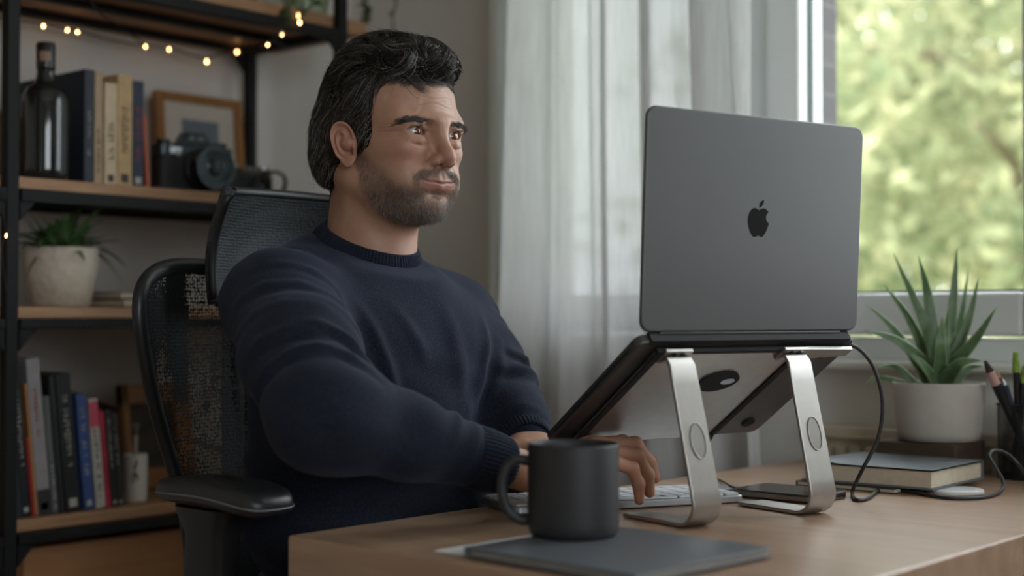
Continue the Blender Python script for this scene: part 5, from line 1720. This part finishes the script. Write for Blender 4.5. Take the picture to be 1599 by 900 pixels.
up_ = lambda x, d: lvl(x, d)
RW = P(834, 740, 1.59)
RA = lvl(.90, .40); RA.z = .26
RE = P(506, 648, 1.435)
rh = hand(RW, RA, (0.05, -.1, 1), 1,
          dict(i=(14, 42, 18), m=(15, 46, 20), r=(22, 50, 22), p=(34, 44, 20)), dict(i=3, m=0, r=-3, p=-9),
          [(.014, .020, -.006), (.048, .042, -.016), (.074, .050, -.024), (.098, .047, -.036)], RW - RE)
LWr = P(827, 703, 1.74); LE = P(788, 642, 1.83)
LA = lvl(.34, -.88); LA.z = -.05
lh = hand(LWr, LA, (0, .05, 1), -1,
          dict(i=(12, 23, 10), m=(13, 24, 10), r=(14, 24, 10), p=(16, 22, 10)), dict(i=3, m=0, r=-3, p=-8),
          [(.016, .022, -.004), (.040, .048, -.006), (.056, .070, -.008), (.068, .088, -.012)], LWr - LE)

# ---------------------------------------------------------------- hidden body core: torso, arms, legs (under the clothes)
SHR = Vector((-1.275, 1.052, .985)); SHL = Vector((-1.318, 1.374, .962))
B = Field((-1.52, .85, .38), (-.78, 1.52, 1.10), .008)
B.ell((-1.315, 1.22, .87), (.09, .13, .11), .0); B.ell((-1.31, 1.22, .70), (.095, .120, .15), .06)
B.cone((-1.325, 1.232, .93), (-1.325, 1.232, 1.03), .06, .05, .02)
for S_, E_, W_ in ((SHR, RE, RW), (SHL, LE, LWr)): B.cone((-1.32, 1.22, .955), S_, .036, .036, .02); B.cone(S_, E_, .042, .034, .02); B.cone(E_, W_, .034, .022, .01)
HIPR, HIPL = Vector((-1.33, 1.13, .545)), Vector((-1.33, 1.31, .545)); KNR, KNL = Vector((-.90, 1.11, .545)), Vector((-.90, 1.35, .545))
for a_, b_ in ((HIPR, KNR), (HIPL, KNL)): B.cone((-1.31, 1.22, .60), a_, .09, .07, .05); B.cone(a_, b_, .066, .05, .02)
bv, bf = B.mesh()
parts = [(HV + H, HF, HC_), rh, lh, (bv, bf, np.tile(skin, (len(bv), 1)))]
VV, FF, CC, off = [], [], [], 0
for v_, f_, c_ in parts:
    VV.append(v_ - PO); FF.append(f_ + off); CC.append(c_); off += len(v_)
me = np_mesh('person', np.concatenate(VV), np.concatenate(FF))
t = NT('skin')
ca = t.n('ShaderNodeAttribute'); ca.attribute_name = 'pigment'
n1 = t.noise(t.coord('Object'), 260, 4, .6); n2 = t.noise(t.coord('Object'), 45, 4, .6)
col = t.mix(t.math('MULTIPLY', t.math('SUBTRACT', n2, .42), .5), ca.outputs['Color'], srgb(158, 106, 86))
t.set(Base_Color=col, Roughness=t.math('ADD', t.math('MULTIPLY', n1, .25), .36))
t.b.inputs['Subsurface Weight'].default_value = .22; t.b.inputs['Subsurface Radius'].default_value = (.0065, .0030, .0016); t.b.inputs['Subsurface Scale'].default_value = 1.0
t.b.inputs['Specular IOR Level'].default_value = .45
t.bump(t.noise(t.coord('Object'), 900, 3, .6), .22, .0007)
m_skin = t.m
person = link('person', me, m_skin, None, smooth=True)
person.location = tuple(PO)
attr_color(me, 'pigment', np.concatenate(CC))
tag(person, 'seated man in a navy crew neck sweater looking at the raised laptop while typing', 'person')

# ---------------------------------------------------------------- eyes
t = NT('eyeball')
ca = t.n('ShaderNodeAttribute'); ca.attribute_name = 'tint'
t.set(Base_Color=ca.outputs['Color'], Roughness=.08); t.b.inputs['Coat Weight'].default_value = .5
gz = Vector((.985, -.02, -.05)).normalized()
for s in (-1, 1):
    R_ = .0124
    n_, m_ = 48, 64
    vs = []; cols = []
    q = Vector((1, 0, 0)).rotation_difference(gz)
    for i in range(n_ + 1):
        th_ = PI * i / n_
        for j in range(m_):
            a_ = 2 * PI * j / m_
            bul = .0009 * max(0, 1 - (th_ / .52) ** 2)
            v_ = Vector((math.cos(th_), math.sin(th_) * math.cos(a_), math.sin(th_) * math.sin(a_))) * (R_ + bul)
            vs.append(q @ v_)
            r_ = th_ * R_
            if r_ < .0021: c_ = (.004, .004, .004)
            elif r_ < .0059:
                k = .75 + .5 * (0.5 + .5 * math.sin(a_ * 17 + 3 * math.sin(a_ * 5))); c_ = tuple(x * k for x in srgb(104, 66, 40)[:3])
                if r_ > .0053: c_ = tuple(x * .35 for x in c_)
            else: c_ = tuple(x * (1 - .2 * min(1, (th_ - .48) / .8)) for x in srgb(192, 182, 174)[:3])
            cols.append(c_)
    fs = [(i * m_ + j, (i + 1) * m_ + j, (i + 1) * m_ + (j + 1) % m_, i * m_ + (j + 1) % m_) for i in range(n_) for j in range(m_)]
    c0 = H - PO + np.array((EYE[0] + .0002, s * EYE[1], EYE[2]))
    e = np_mesh('eye', [tuple(v_ + Vector(c0)) for v_ in vs], fs)
    eo = link('eye', e, t.m, person, smooth=True); attr_color(e, 'tint', np.array(cols))

# ---------------------------------------------------------------- hair volume and locks
hf = Field((-.150, -.120, -.130), (.140, .120, .165), .0022)
hf.ell((-.008, 0, .042), (.0790, .0800, .087), .0)
hf.ell((.018, 0, .083), (.068, .066, .044), .025)
hf.ell((.060, .004, .088), (.033, .052, .024), .018)
hf.ell((-.041, 0, -.005), (.036, .060, .070), .03)
hf.ell((-.048, 0, -.058), (.022, .044, .036), .02)
LR(lambda s: hf.ell((.014, s * .062, .022), (.032, .0150, .044), .015))
LR(lambda s: hf.chain([(.024, s * .0660, .004), (.0275, s * .0665, -.010), (.0300, s * .0655, -.016)], [.0085, .0060, .0026], .004))
LR(lambda s: hf.ell((-.045, s * .060, -.010), (.030, .017, .05), .015))
hf.ell((.112, 0, .006), (.066, .075, .0585), .010, 's')
LR(lambda s: hf.ell((.078, s * .070, .016), (.0350, .036, .058), .010, 's'))
LR(lambda s: hf.ell((.012, s * .092, -.018), (.0175, .026, .032), .005, 's'))
LR(lambda s: hf.ell((.036, s * .062, -.075), (.05, .05, .050), .008, 's'))
hf.cone((-.03, 0, -.115), (.02, 0, -.115), .045, .045, .01, 's')


def flow(p):
    """combing direction at head-local points"""
    f, l, u = p.T
    s = np.sign(l + 1e-9)
    top = sm((u - .045) / .05)
    front = sm((f - .02) / .05)
    d = np.zeros_like(p)
    # top: swept from the front back and a little to his left, in waves
    d[:, 0] = -.9 * top - .55 * (1 - top)
    d[:, 1] = top * (.25 + .35 * np.sin(f * 46 + l * 20)) + (1 - top) * s * .05
    d[:, 2] = top * (.22 * np.sin(f * 60 + l * 26 + 1)) - (1 - top) * .85
    d += (top * front)[:, None] * np.stack([.25 + 0 * f, .75 * np.sin(l * 70 + 2), .25 + 0 * f], 1)
    d += (.25 * np.stack([np.sin(u * 90 + l * 60), np.cos(f * 80 + u * 40), np.sin(f * 95 + l * 35)], 1))
    return d / np.linalg.norm(d, axis=1, keepdims=True)


hv, hfq = hf.mesh(); hv = relax(hv, hfq, 1, .4)
hn = vnormals(hv, hfq)
# groove the volume along the flow so it breaks into locks
fl_ = flow(hv); sd = np.cross(hn, fl_)
ph = (hv * sd).sum(1) * 420 + 2.2 * np.sin(hv[:, 0] * 70) + 1.7 * np.sin(hv[:, 2] * 80 + 1)
skin_d = HEADF.sample(hv)
hv = hv + hn * (((.0016 * np.sin(ph) + .0008 * np.sin(ph * 2.3 + 1)) - .0012 + .0030 * np.sin(hv[:, 0] * 75 + 2 * np.sin(hv[:, 1] * 60)) * np.sin(hv[:, 2] * 70 + 1 + hv[:, 1] * 40) * (hv[:, 2] > .02)) * sm((skin_d - .001) / .008))[:, None]
rg = np.random.default_rng(5)
keep = np.where(skin_d > .001)[0]


def grow(n, steps, seglen, lift, jit, seeds=None, wave=.3):
    idx = rg.choice(keep if seeds is None else seeds, n)
    p = hv[idx] + rg.normal(size=(n, 3)) * .0012
    cu = [p.copy()]
    lv = lift * rg.random(n) ** 1.5
    w0 = rg.normal(size=(n, 3)) * jit
    for k in range(steps):
        d = flow(p) + w0 + wave * np.stack([np.sin(p[:, 2] * 150 + p[:, 1] * 60), np.sin(p[:, 0] * 140 + p[:, 2] * 60), np.sin(p[:, 1] * 150 + p[:, 0] * 70)], 1) * 1.0
        g = hf.grad(p)
        d -= g * (d * g).sum(1, keepdims=True) * .9
        d /= np.linalg.norm(d, axis=1, keepdims=True)
        p = p + d * seglen
        s_ = hf.sample(p); tgt = lv * (k + 1) / steps
        p = p - hf.grad(p) * ((s_ - tgt) * .8)[:, None]
        # keep out of the skin
        sk = HEADF.sample(p); g2 = HEADF.grad(p)
        p = p + g2 * np.maximum(0, .0012 - sk)[:, None]
        cu.append(p.copy())
    return np.stack(cu, 1)


c1 = grow(9000, 9, .0042, .0045, .12)
c4 = grow(5000, 6, .0036, .0030, .2, np.where((skin_d > -.001) & (skin_d < .010))[0])
# front locks tumbling over the forehead, each a curl of its own
LK = [(-.052, .062, .060, .9, 1), (-.042, .068, .070, 1.0, 1), (-.033, .074, .078, 1.15, -1), (-.024, .078, .083, 1.0, 1), (-.012, .082, .086, .7, 1), (.000, .084, .088, .6, -1), (.012, .084, .088, .75, -1), (.024, .080, .086, .9, -1), (.036, .074, .082, 1.1, -1), (.046, .066, .076, 1.1, -1), (-.046, .048, .086, 1.0, 1), (-.028, .056, .094, 1.1, 1), (-.006, .060, .098, .9, -1), (.018, .058, .097, .9, 1), (.038, .050, .090, 1.0, -1)]
cls_ = []
for (l0, f0, u0, sz, dr) in LK:
    for q in range(58):
        o_ = rg.normal(size=3) * np.array([.0028, .0034, .0024])
        p_ = np.array([f0 - .012, l0, u0 + .004]) + o_
        c_ = [p_]
        ph0 = rg.normal() * .12
        for k_ in range(15):
            t_ = k_ / 14
            th_ = 1.15 - 3.6 * t_ * (.85 + .15 * sz) + ph0
            d = np.array([np.cos(th_) * .9, dr * (.25 + .95 * t_ * t_ * 1.3) + .12 * ph0, np.sin(th_)])
            p_ = p_ + d * (.0040 * sz)
            c_.append(p_)
        cls_.append(np.stack(c_))
c2_ = np.stack(cls_)
for k_ in range(c2_.shape[1]):
    sk = HEADF.sample(c2_[:, k_]); g2 = HEADF.grad(c2_[:, k_])
    c2_[:, k_] += g2 * np.maximum(0, .0022 - sk)[:, None]
nf = len(c2_)
# stray fly-aways along the silhouette
c3 = grow(260, 11, .0042, .013, .35)
sv, sf_, sh = [], [], []
off = len(hv)
AV, AF, AS = [hv], [hfq], [np.full(len(hv), .05)]
for c_, r0 in ((c1, .00042), (c4, .00034), (c3, .00022)):
    n_ = len(c_)
    q0 = c_[:, 0]; clump = .5 + .5 * np.sin(q0[:, 0] * 210 + 3 * np.sin(q0[:, 2] * 90)) * np.sin(q0[:, 1] * 190 + 2 * np.sin(q0[:, 0] * 110)) * np.sin(q0[:, 2] * 170 + 1)
    grey = np.where(rg.random(n_) < .06 + .12 * (np.abs(c_[:, 0, 1]) > .055) * (c_[:, 0, 2] < .04), .85, np.clip(clump * .55 + .15 * rg.normal(size=n_), 0, .6))
    v_, f_, s_ = strands(c_, r0, .25, grey)
    AV.append(v_); AF.append(f_ + off); AS.append(s_); off += len(v_)
v_, f_, s_ = strands(c2_, .00040, .3, np.where(rg.random(nf) < .10, .8, rg.random(nf) * .35)); AV.append(v_); AF.append(f_ + off); AS.append(s_); off += len(v_)
hm = np_mesh('hair', np.concatenate(AV) + H - PO, np.concatenate(AF))
attr_float(hm, 'shade', np.concatenate(AS)); attr_float(hm, 'under', np.arange(len(hm.vertices)) < len(hv))
t = NT('hair_strand')
ca = t.n('ShaderNodeAttribute'); ca.attribute_name = 'shade'
cu_ = t.n('ShaderNodeAttribute'); cu_.attribute_name = 'under'
t.set(Base_Color=t.ramp(ca.outputs['Fac'], [(0, srgb(22, 19, 17)), (.35, srgb(58, 50, 44)), (.8, srgb(130, 124, 118)), (1, srgb(160, 154, 148))]), Roughness=t.math('ADD', t.math('MULTIPLY', cu_.outputs['Fac'], .5), .36))
t.l(t.math('SUBTRACT', .45, t.math('MULTIPLY', cu_.outputs['Fac'], .42)), t.b.inputs['Specular IOR Level'])
m_hair = t.m
link('hair', hm, m_hair, person, smooth=True)

# ---------------------------------------------------------------- beard, brows, lashes
tri = HV[HF].mean(1); fn_ = HN[HF].mean(1)
wgt = beard_mask(tri[:, 0], np.abs(tri[:, 1]), tri[:, 2]) ** 1.2
wgt *= 1 + .9 * (tri[:, 2] > -.0595) * (tri[:, 0] > .068) + .5 * (tri[:, 2] < -.078) * (tri[:, 0] > .05)
wgt[HEADF.sample(tri + fn_ * .003) < .001] = 0
nb_ = 14500
idx = rg.choice(len(tri), nb_, p=wgt / wgt.sum())
p = tri[idx] + rg.normal(size=(nb_, 3)) * .0006; n_ = fn_[idx]
d = n_ * .55 + np.array([.15, 0, -.8]) + np.stack([.35 * np.sin(p[:, 2] * 160), .4 * np.sin(p[:, 0] * 150 + p[:, 2] * 90), .2 * np.sin(p[:, 1] * 140)], 1) + rg.normal(size=(nb_, 3)) * .28
mo = (p[:, 2] > -.060) & (p[:, 0] > .068)
d[mo] = n_[mo] * .5 + np.stack([0 * p[mo, 0], np.sign(p[mo, 1]) * .55, -.6 + 0 * p[mo, 0]], 1) + rg.normal(size=(mo.sum(), 3)) * .25
d /= np.linalg.norm(d, axis=1, keepdims=True)
L = (.0026 + .0032 * rg.random(nb_)) * np.clip(.55 + .45 * wgt[idx], 0, 1.35)
k = np.linspace(0, 1, 4)[None, :, None]
cu = p[:, None] - n_[:, None] * .0006 + d[:, None] * (L[:, None, None] * k) - n_[:, None] * (.0012 * k ** 2) + np.array([0, 0, -.0008]) * k ** 2
greyness = np.where(rg.random(nb_) < .38 + .22 * (p[:, 2] < -.078), .6 + .4 * rg.random(nb_), .12 + .35 * rg.random(nb_))
v_, f_, s_ = strands(cu, .00009 + .00004 * rg.random(nb_), .35, greyness)
be = np_mesh('beard', v_ + H - PO, f_); attr_float(be, 'shade', s_)
t = NT('beard_strand')
ca = t.n('ShaderNodeAttribute'); ca.attribute_name = 'shade'
t.set(Base_Color=t.ramp(ca.outputs['Fac'], [(0, srgb(52, 41, 34)), (.45, srgb(96, 79, 67)), (.7, srgb(146, 136, 126)), (1, srgb(190, 182, 172))]), Roughness=.5)
link('beard', be, t.m, person, smooth=True)
for s in (-1, 1):
    bl = np.interp(np.abs(tri[:, 1]), [.012, .022, .036, .050, .060], [.0092, .0118, .0150, .0128, .0070])
    w_ = sm((.0055 - np.abs(tri[:, 2] - bl)) / .003) * sm((np.abs(tri[:, 1]) - .0165) / .006) * sm((.060 - np.abs(tri[:, 1])) / .008) * (tri[:, 0] > .05) * (np.sign(tri[:, 1]) == s) * (fn_[:, 0] > .1)
    idx = rg.choice(len(tri), 640, p=w_ / w_.sum())
    p = tri[idx]; n_ = fn_[idx]
    d = n_ * .28 + np.array([-.1, s * .85, .0]) + np.stack([0 * p[:, 0], 0 * p[:, 0], .7 * sm((.03 - np.abs(p[:, 1])) / .02) - .25 - (p[:, 2] - np.interp(np.abs(p[:, 1]), [.012, .022, .036, .050, .060], [.0092, .0118, .0150, .0128, .0070])) * 60], 1) + rg.normal(size=(640, 3)) * .12
    d /= np.linalg.norm(d, axis=1, keepdims=True)
    L = .0055 + .003 * rg.random(640)
    cu = p[:, None] - n_[:, None] * .0004 + d[:, None] * (L[:, None, None] * k) - n_[:, None] * (.0010 * k ** 2)
    v_, f_, s_ = strands(cu, .00017, .3, rg.random(640) * .35)
    e = np_mesh('eyebrow', v_ + H - PO, f_); attr_float(e, 'shade', s_); link('eyebrow', e, m_hair, person, smooth=True)
    cl = []
    for q in range(46):
        t_ = q / 45; a_ = (-.9 + 1.8 * t_)
        b0 = np.array([EYE[0] + .0136 * math.cos(a_ * .95) - .0002, s * EYE[1] + .0140 * math.sin(a_), EYE[2] + .0050 * max(0, 1 - (math.sin(a_) * .0140 / .0152) ** 2) ** .65 + .0004 + .001 * math.sin(a_) * .92])
        o_ = np.array([.8 * math.cos(a_), .8 * math.sin(a_), .05])
        cl.append(np.stack([b0 + o_ * .0065 * x + np.array([0, 0, .0042 * x * x]) for x in (0, .33, .66, 1)]))
    v_, f_, s_ = strands(np.array(cl), .00013, .3, np.zeros(46))
    e = np_mesh('eyelashes', v_ + H - PO, f_); attr_float(e, 'shade', s_); link('eyelashes', e, m_hair, person, smooth=True)

# ---------------------------------------------------------------- sweater
S = Field((-1.53, .80, .60), (-.90, 1.54, 1.125), .0036)
S.ell((-1.312, 1.222, .885), (.125, .165, .175), .0)
S.ell((-1.302, 1.222, .745), (.135, .178, .15), .05)
S.ell((-1.232, 1.20, .715), (.075, .14, .055), .04)
S.cone((-1.295, 1.10, .972), (-1.318, 1.35, .960), .060, .058, .05)
S.cone((-1.312, 1.055, .996), (-1.368, 1.178, 1.040), .044, .040, .04)
S.cone((-1.330, 1.370, .978), (-1.360, 1.292, 1.022), .042, .038, .04)
S.ell((-1.265, 1.145, .93), (.055, .07, .06), .05); S.ell((-1.265, 1.30, .93), (.055, .065, .06), .05)
WCR = RW - (RW - RE).normalized() * .060
WCL = LWr - (LWr - LE).normalized() * .026
S.cone(SHR, SHR.lerp(RE, .5), .067, .061, .035); S.cone(SHR.lerp(RE, .5), RE, .061, .048, .03)
S.cone(RE, RE.lerp(WCR, .45), .0470, .0435, .055); S.cone(RE.lerp(WCR, .45), WCR, .0430, .0300, .02)
S.cone(SHL, SHL.lerp(LE, .5), .064, .056, .035); S.cone(SHL.lerp(LE, .5), LE, .056, .048, .03)
S.cone(LE, LE.lerp(WCL, .5), .048, .042, .02); S.cone(LE.lerp(WCL, .5), WCL, .042, .033, .02)
S.cone((-1.325, 1.233, .98), (-1.326, 1.233, 1.035), .078, .062, .035)
S.cone((-1.305, 1.195, .975), (-1.286, 1.245, .988), .057, .057, .03)
ZP = lambda X: 1.047 - .43 * (X + 1.26)
S.func(lambda X, Y, Z: (ZP(X) - .012 - Z) + 0 * Y, .004, 's', (-1.42, 1.12, 1.01), (-1.215, 1.35, 1.125))
# neck hole, bottom hem, sleeve ends
S.cone((-1.322, 1.233, 1.06), (-1.30, 1.234, 1.16), .057, .060, .006, 's')
S.func(lambda X, Y, Z: (Z - .640 - .02 * (X + 1.3)) + 0 * X + 0 * Y, .01, 's', (-1.53, .9, .59), (-1.1, 1.54, .665))
sv, sq = S.mesh(); sv = relax(sv, sq, 1, .4)
sn = vnormals(sv, sq)
# fold ridges: polyline, width, height
def seg_dist(p, a, b):
    a = np.array(a); b = np.array(b); ab = b - a
    t_ = np.clip(((p - a) @ ab) / (ab @ ab), 0, 1)
    return np.linalg.norm(p - a - t_[:, None] * ab, axis=1), t_


disp = np.zeros(len(sv))


def ridge(pts, w, h):
    global disp
    best = np.full(len(sv), 9.); tt = np.zeros(len(sv)); n = len(pts) - 1
    for i in range(n):
        d, t_ = seg_dist(sv, pts[i], pts[i + 1])
        m = d < best; best[m] = d[m]; tt[m] = (i + t_[m]) / n
    disp += h * np.exp(-(best / w) ** 2) * np.sin(PI * np.clip(tt * .9 + .05, 0, 1)) ** .6


def armpt(A, Bp, t_, r, ang):
    ax = (Bp - A).normalized(); s_ = ax.cross(Vector((0, 0, 1))).normalized(); u_ = s_.cross(ax)
    return np.array(A.lerp(Bp, t_) + (s_ * math.cos(ang) + u_ * math.sin(ang)) * r)


rr_ = random.Random(3)
for A, Bp, r, sgn in ((SHR, RE, .058, 1), (SHL, LE, .056, -1)):
    for i in range(9):
        t0 = .12 + .10 * i; a0 = rr_.uniform(-.5, .5) + (.9 if i % 2 else 2.2)
        ridge([armpt(A, Bp, t0 - .10 + .05 * q, r, a0 + (-1.1 + .55 * q)) for q in range(5)], rr_.uniform(.0055, .0085), rr_.uniform(.0060, .0095))
        ridge([armpt(A, Bp, t0 - .06 + .05 * q, r, a0 + (-1.1 + .55 * q)) for q in range(5)], .009, -.0040)
for A, Bp, r in ((RE, WCR, .045), (LE, WCL, .043)):
    for i in range(8):
        t0 = .02 + .11 * i; a0 = rr_.uniform(.6, 2.4)
        ridge([armpt(A, Bp, t0 - .06 + .03 * q, r * (1 - .25 * t0), a0 + (-1 + .5 * q)) for q in range(5)], rr_.uniform(.005, .009), rr_.uniform(.003, .0055) * (1.7 if i < 3 else .9))
# chest: drags from both armpits to the belly, soft horizontals at the waist
fx = lambda y, z: -1.19 - .9 * (y - 1.22) ** 2 - .12 * max(0, z - .9)
for (ya, za, yb, zb, w, h) in ((1.115, .99, 1.16, .86, .010, .0048), (1.105, .95, 1.15, .80, .011, .0046), (1.33, .98, 1.285, .86, .010, .004), (1.35, .94, 1.29, .80, .012, .0045), (1.14, .80, 1.30, .785, .011, .0042), (1.12, .765, 1.32, .752, .010, .0046), (1.15, .735, 1.30, .728, .009, .0042), (1.25, .99, 1.26, .86, .016, .0028), (1.30, .90, 1.22, .80, .014, .003), (1.10, .86, 1.18, .77, .012, .004), (1.16, 1.0, 1.20, .92, .012, .0026)):
    ridge([(fx(ya + (yb - ya) * q / 4, za + (zb - za) * q / 4) + .004 * math.sin(q), ya + (yb - ya) * q / 4, za + (zb - za) * q / 4) for q in range(5)], w * .85, h * 1.5)
# side of torso
for i in range(6):
    z = .95 - .045 * i
    ridge([(-1.40 + .05 * q, 1.075 - .01 * math.sin(q), z - .02 * q + .005 * q * q) for q in range(5)], .010, .004)
nzz = np.sin(sv[:, 0] * 61 + 2 * np.sin(sv[:, 2] * 37)) * np.sin(sv[:, 1] * 53 + 1.5 * np.sin(sv[:, 2] * 41 + 1)) * np.sin(sv[:, 2] * 47 + 2)
sv = sv + sn * (disp + .0016 * nzz)[:, None]
sv = relax(sv, sq, 1, .3)
t = NT('navy_knit')
v = t.coord('Object')
n1 = t.noise(v, 420, 3, .6); n2 = t.noise(v, 60, 4, .6); n3 = t.noise(t.coord('Object', (700, 700, 300)), 1.0, 2)
base_ = t.ramp(n1, [(.3, srgb(22, 25, 35)), (.62, srgb(34, 39, 52)), (.85, srgb(60, 66, 82))])
t.set(Base_Color=base_, Roughness=.9)
t.b.inputs['Specular IOR Level'].default_value = .15
t.b.inputs['Sheen Weight'].default_value = .18; t.b.inputs['Sheen Roughness'].default_value = .45; t.b.inputs['Sheen Tint'].default_value = srgb(150, 160, 190)
t.bump(t.math('ADD', n1, t.math('MULTIPLY', n3, .8)), .3, .0012)
m_knit = t.m
sw = link('sweater', np_mesh('sweater', sv - PO, sq), m_knit, person, smooth=True)


def ribbed(name, cen, ax, r0, r1, length, ribs, flat=(1, 1), up=None, n=None, roll=.0028, skirt=.0):
    """ribbed band around an axis"""
    ax = Vector(ax).normalized(); s_ = ax.cross(Vector((0, 0, 1)) if up is None else Vector(up)).normalized(); u_ = s_.cross(ax)
    n = n or ribs * 4
    prof = [(r0 + skirt * .45, -skirt), (r0 + .0005, 0), (r0, .0008), (r0 + roll * .6, length * .12), ((r0 + r1) / 2 + roll, length * .5), (r1 + roll * .6, length * .88), (r1, length), (r1 - .004, length - .001), (r1 - .004, length * .5)]
    vs = []; fs = []
    for (r, z) in prof:
        for j in range(n):
            a = 2 * PI * j / n; q = r + .0009 * math.cos(ribs * a)
            vs.append(Vector(cen) - Vector(PO) + s_ * (q * math.cos(a) * flat[0]) + u_ * (q * math.sin(a) * flat[1]) + ax * z)
    for i in range(len(prof) - 1):
        for j in range(n): fs.append((i * n + j, i * n + (j + 1) % n, (i + 1) * n + (j + 1) % n, (i + 1) * n + j))
    return MB().add(vs, fs).build(name, m_knit, sw, smooth=True)


ca_ = Vector((.40, .0, .92)).normalized()
ribbed('collar', Vector((-1.3225, 1.2335, 1.0745)) - ca_ * .019, ca_, .0700, .0615, .021, 96, (1.0, 1.02), (1, 0, 0), roll=.003, skirt=.014)
ribbed('cuff', WCR - (RW - RE).normalized() * .035, RW - RE, .0345, .0315, .050, 44, (1, .95))
ribbed('cuff', WCL - (LWr - LE).normalized() * .035, LWr - LE, .0365, .0330, .050, 44, (1, .95))

# ---------------------------------------------------------------- trousers and shoes
T = Field((-1.50, .98, .05), (-.75, 1.46, .75), .007)
T.ell((-1.31, 1.22, .60), (.125, .175, .12), .0)
for a_, b_ in ((HIPR, KNR), (HIPL, KNL)):
    T.cone(a_, b_, .082, .066, .04); an = Vector((b_.x + .02, b_.y, .11)); T.cone(b_, an, .064, .048, .03)
T.ell((-1.20, 1.20, .655), (.06, .12, .04), .04)
tv, tq = T.mesh(); tv = relax(tv, tq, 2, .4); tn = vnormals(tv, tq)
tv = tv + tn * (.003 * np.sin(tv[:, 0] * 90 + 2 * np.sin(tv[:, 1] * 60)) * np.sin(tv[:, 2] * 70))[:, None]
t = NT('denim')
n1 = t.noise(t.coord('Object'), 500, 3)
t.set(Base_Color=t.ramp(n1, [(.3, srgb(34, 44, 64)), (.7, srgb(58, 72, 98))]), Roughness=.85); t.bump(n1, .4, .001)
link('trousers', np_mesh('trousers', tv - PO, tq), t.m, person, smooth=True)
for yb in (KNR.y, KNL.y):
    Sh = Field((-.98, yb - .07, -.01), (-.62, yb + .07, .14), .004)
    Sh.ell((-.86, yb, .055), (.065, .042, .055), .0); Sh.ell((-.76, yb, .038), (.095, .045, .036), .03); Sh.cone((-.88, yb, .06), (-.88, yb, .12), .048, .046, .02)
    Sh.func(lambda X, Y, Z: (.004 - Z) + 0 * X + 0 * Y, .004, 's')
    a_, b_ = Sh.mesh()
    link('shoe', np_mesh('shoe', relax(a_, b_, 1) - PO, b_), m_softblk, person, smooth=True)
# ------------------------------------------------------------------ light
w = bpy.data.worlds.new('overcast'); SC.world = w; w.use_nodes = True
nt = w.node_tree; nt.nodes.clear()
wo = nt.nodes.new('ShaderNodeOutputWorld'); bg = nt.nodes.new('ShaderNodeBackground')
tc = nt.nodes.new('ShaderNodeTexCoord'); sp_ = nt.nodes.new('ShaderNodeSeparateXYZ'); rp = nt.nodes.new('ShaderNodeValToRGB')
nt.links.new(tc.outputs['Generated'], sp_.inputs[0]); nt.links.new(sp_.outputs[2], rp.inputs[0])
e = rp.color_ramp.elements
e[0].position = 0.0; e[0].color = (.77, .80, .87, 1); e[1].position = .5; e[1].color = (.91, .95, 1.0, 1)
nt.links.new(rp.outputs[0], bg.inputs[0]); nt.links.new(bg.outputs[0], wo.inputs[0])
bg.inputs[1].default_value = 5.8


def portal(name, loc, rot, sx, sy):
    l = bpy.data.lights.new(name, 'AREA'); l.shape = 'RECTANGLE'; l.size = sx; l.size_y = sy
    l.cycles.is_portal = True
    o = bpy.data.objects.new(name, l); COL.objects.link(o); o.location = loc; o.rotation_euler = rot
    return o


portal('window_portal', ((WX0 + WX1) / 2, WALL_Y + WT, (WZ0 + WZ1) / 2), (math.radians(-90), 0, 0), WX1 - WX0, WZ1 - WZ0)
portal('fill_window_portal', (RX1 + WT, (R0 + R1) / 2, (RZ0 + RZ1) / 2), (0, math.radians(90), 0), RZ1 - RZ0, R1 - R0)

# ------------------------------------------------------------------ camera
cd_ = bpy.data.cameras.new('camera'); co = bpy.data.objects.new('camera', cd_); COL.objects.link(co)
cd_.sensor_width = 36.0; cd_.lens = FPX * 36.0 / 1599.0
co.location = (0, 0, CAM_Z); co.rotation_euler = (math.radians(90) + PITCH, 0, YAW)
cd_.clip_start = .05; cd_.clip_end = 200
cd_.dof.use_dof = True; cd_.dof.focus_distance = 1.70; cd_.dof.aperture_fstop = 2.3; cd_.dof.aperture_blades = 0
SC.camera = co
SC.view_settings.view_transform = 'Standard'; SC.view_settings.look = 'None'; SC.view_settings.gamma = 1.0; SC.view_settings.use_curve_mapping = False
SC.view_settings.exposure = 0.45
SC.cycles.use_denoising = True
SC.cycles.denoiser = 'OPENIMAGEDENOISE'
SC.cycles.max_bounces = 10; SC.cycles.diffuse_bounces = 6; SC.cycles.transparent_max_bounces = 24
SC.cycles.sample_clamp_indirect = 6.0
SC.cycles.caustics_reflective = False; SC.cycles.caustics_refractive = False
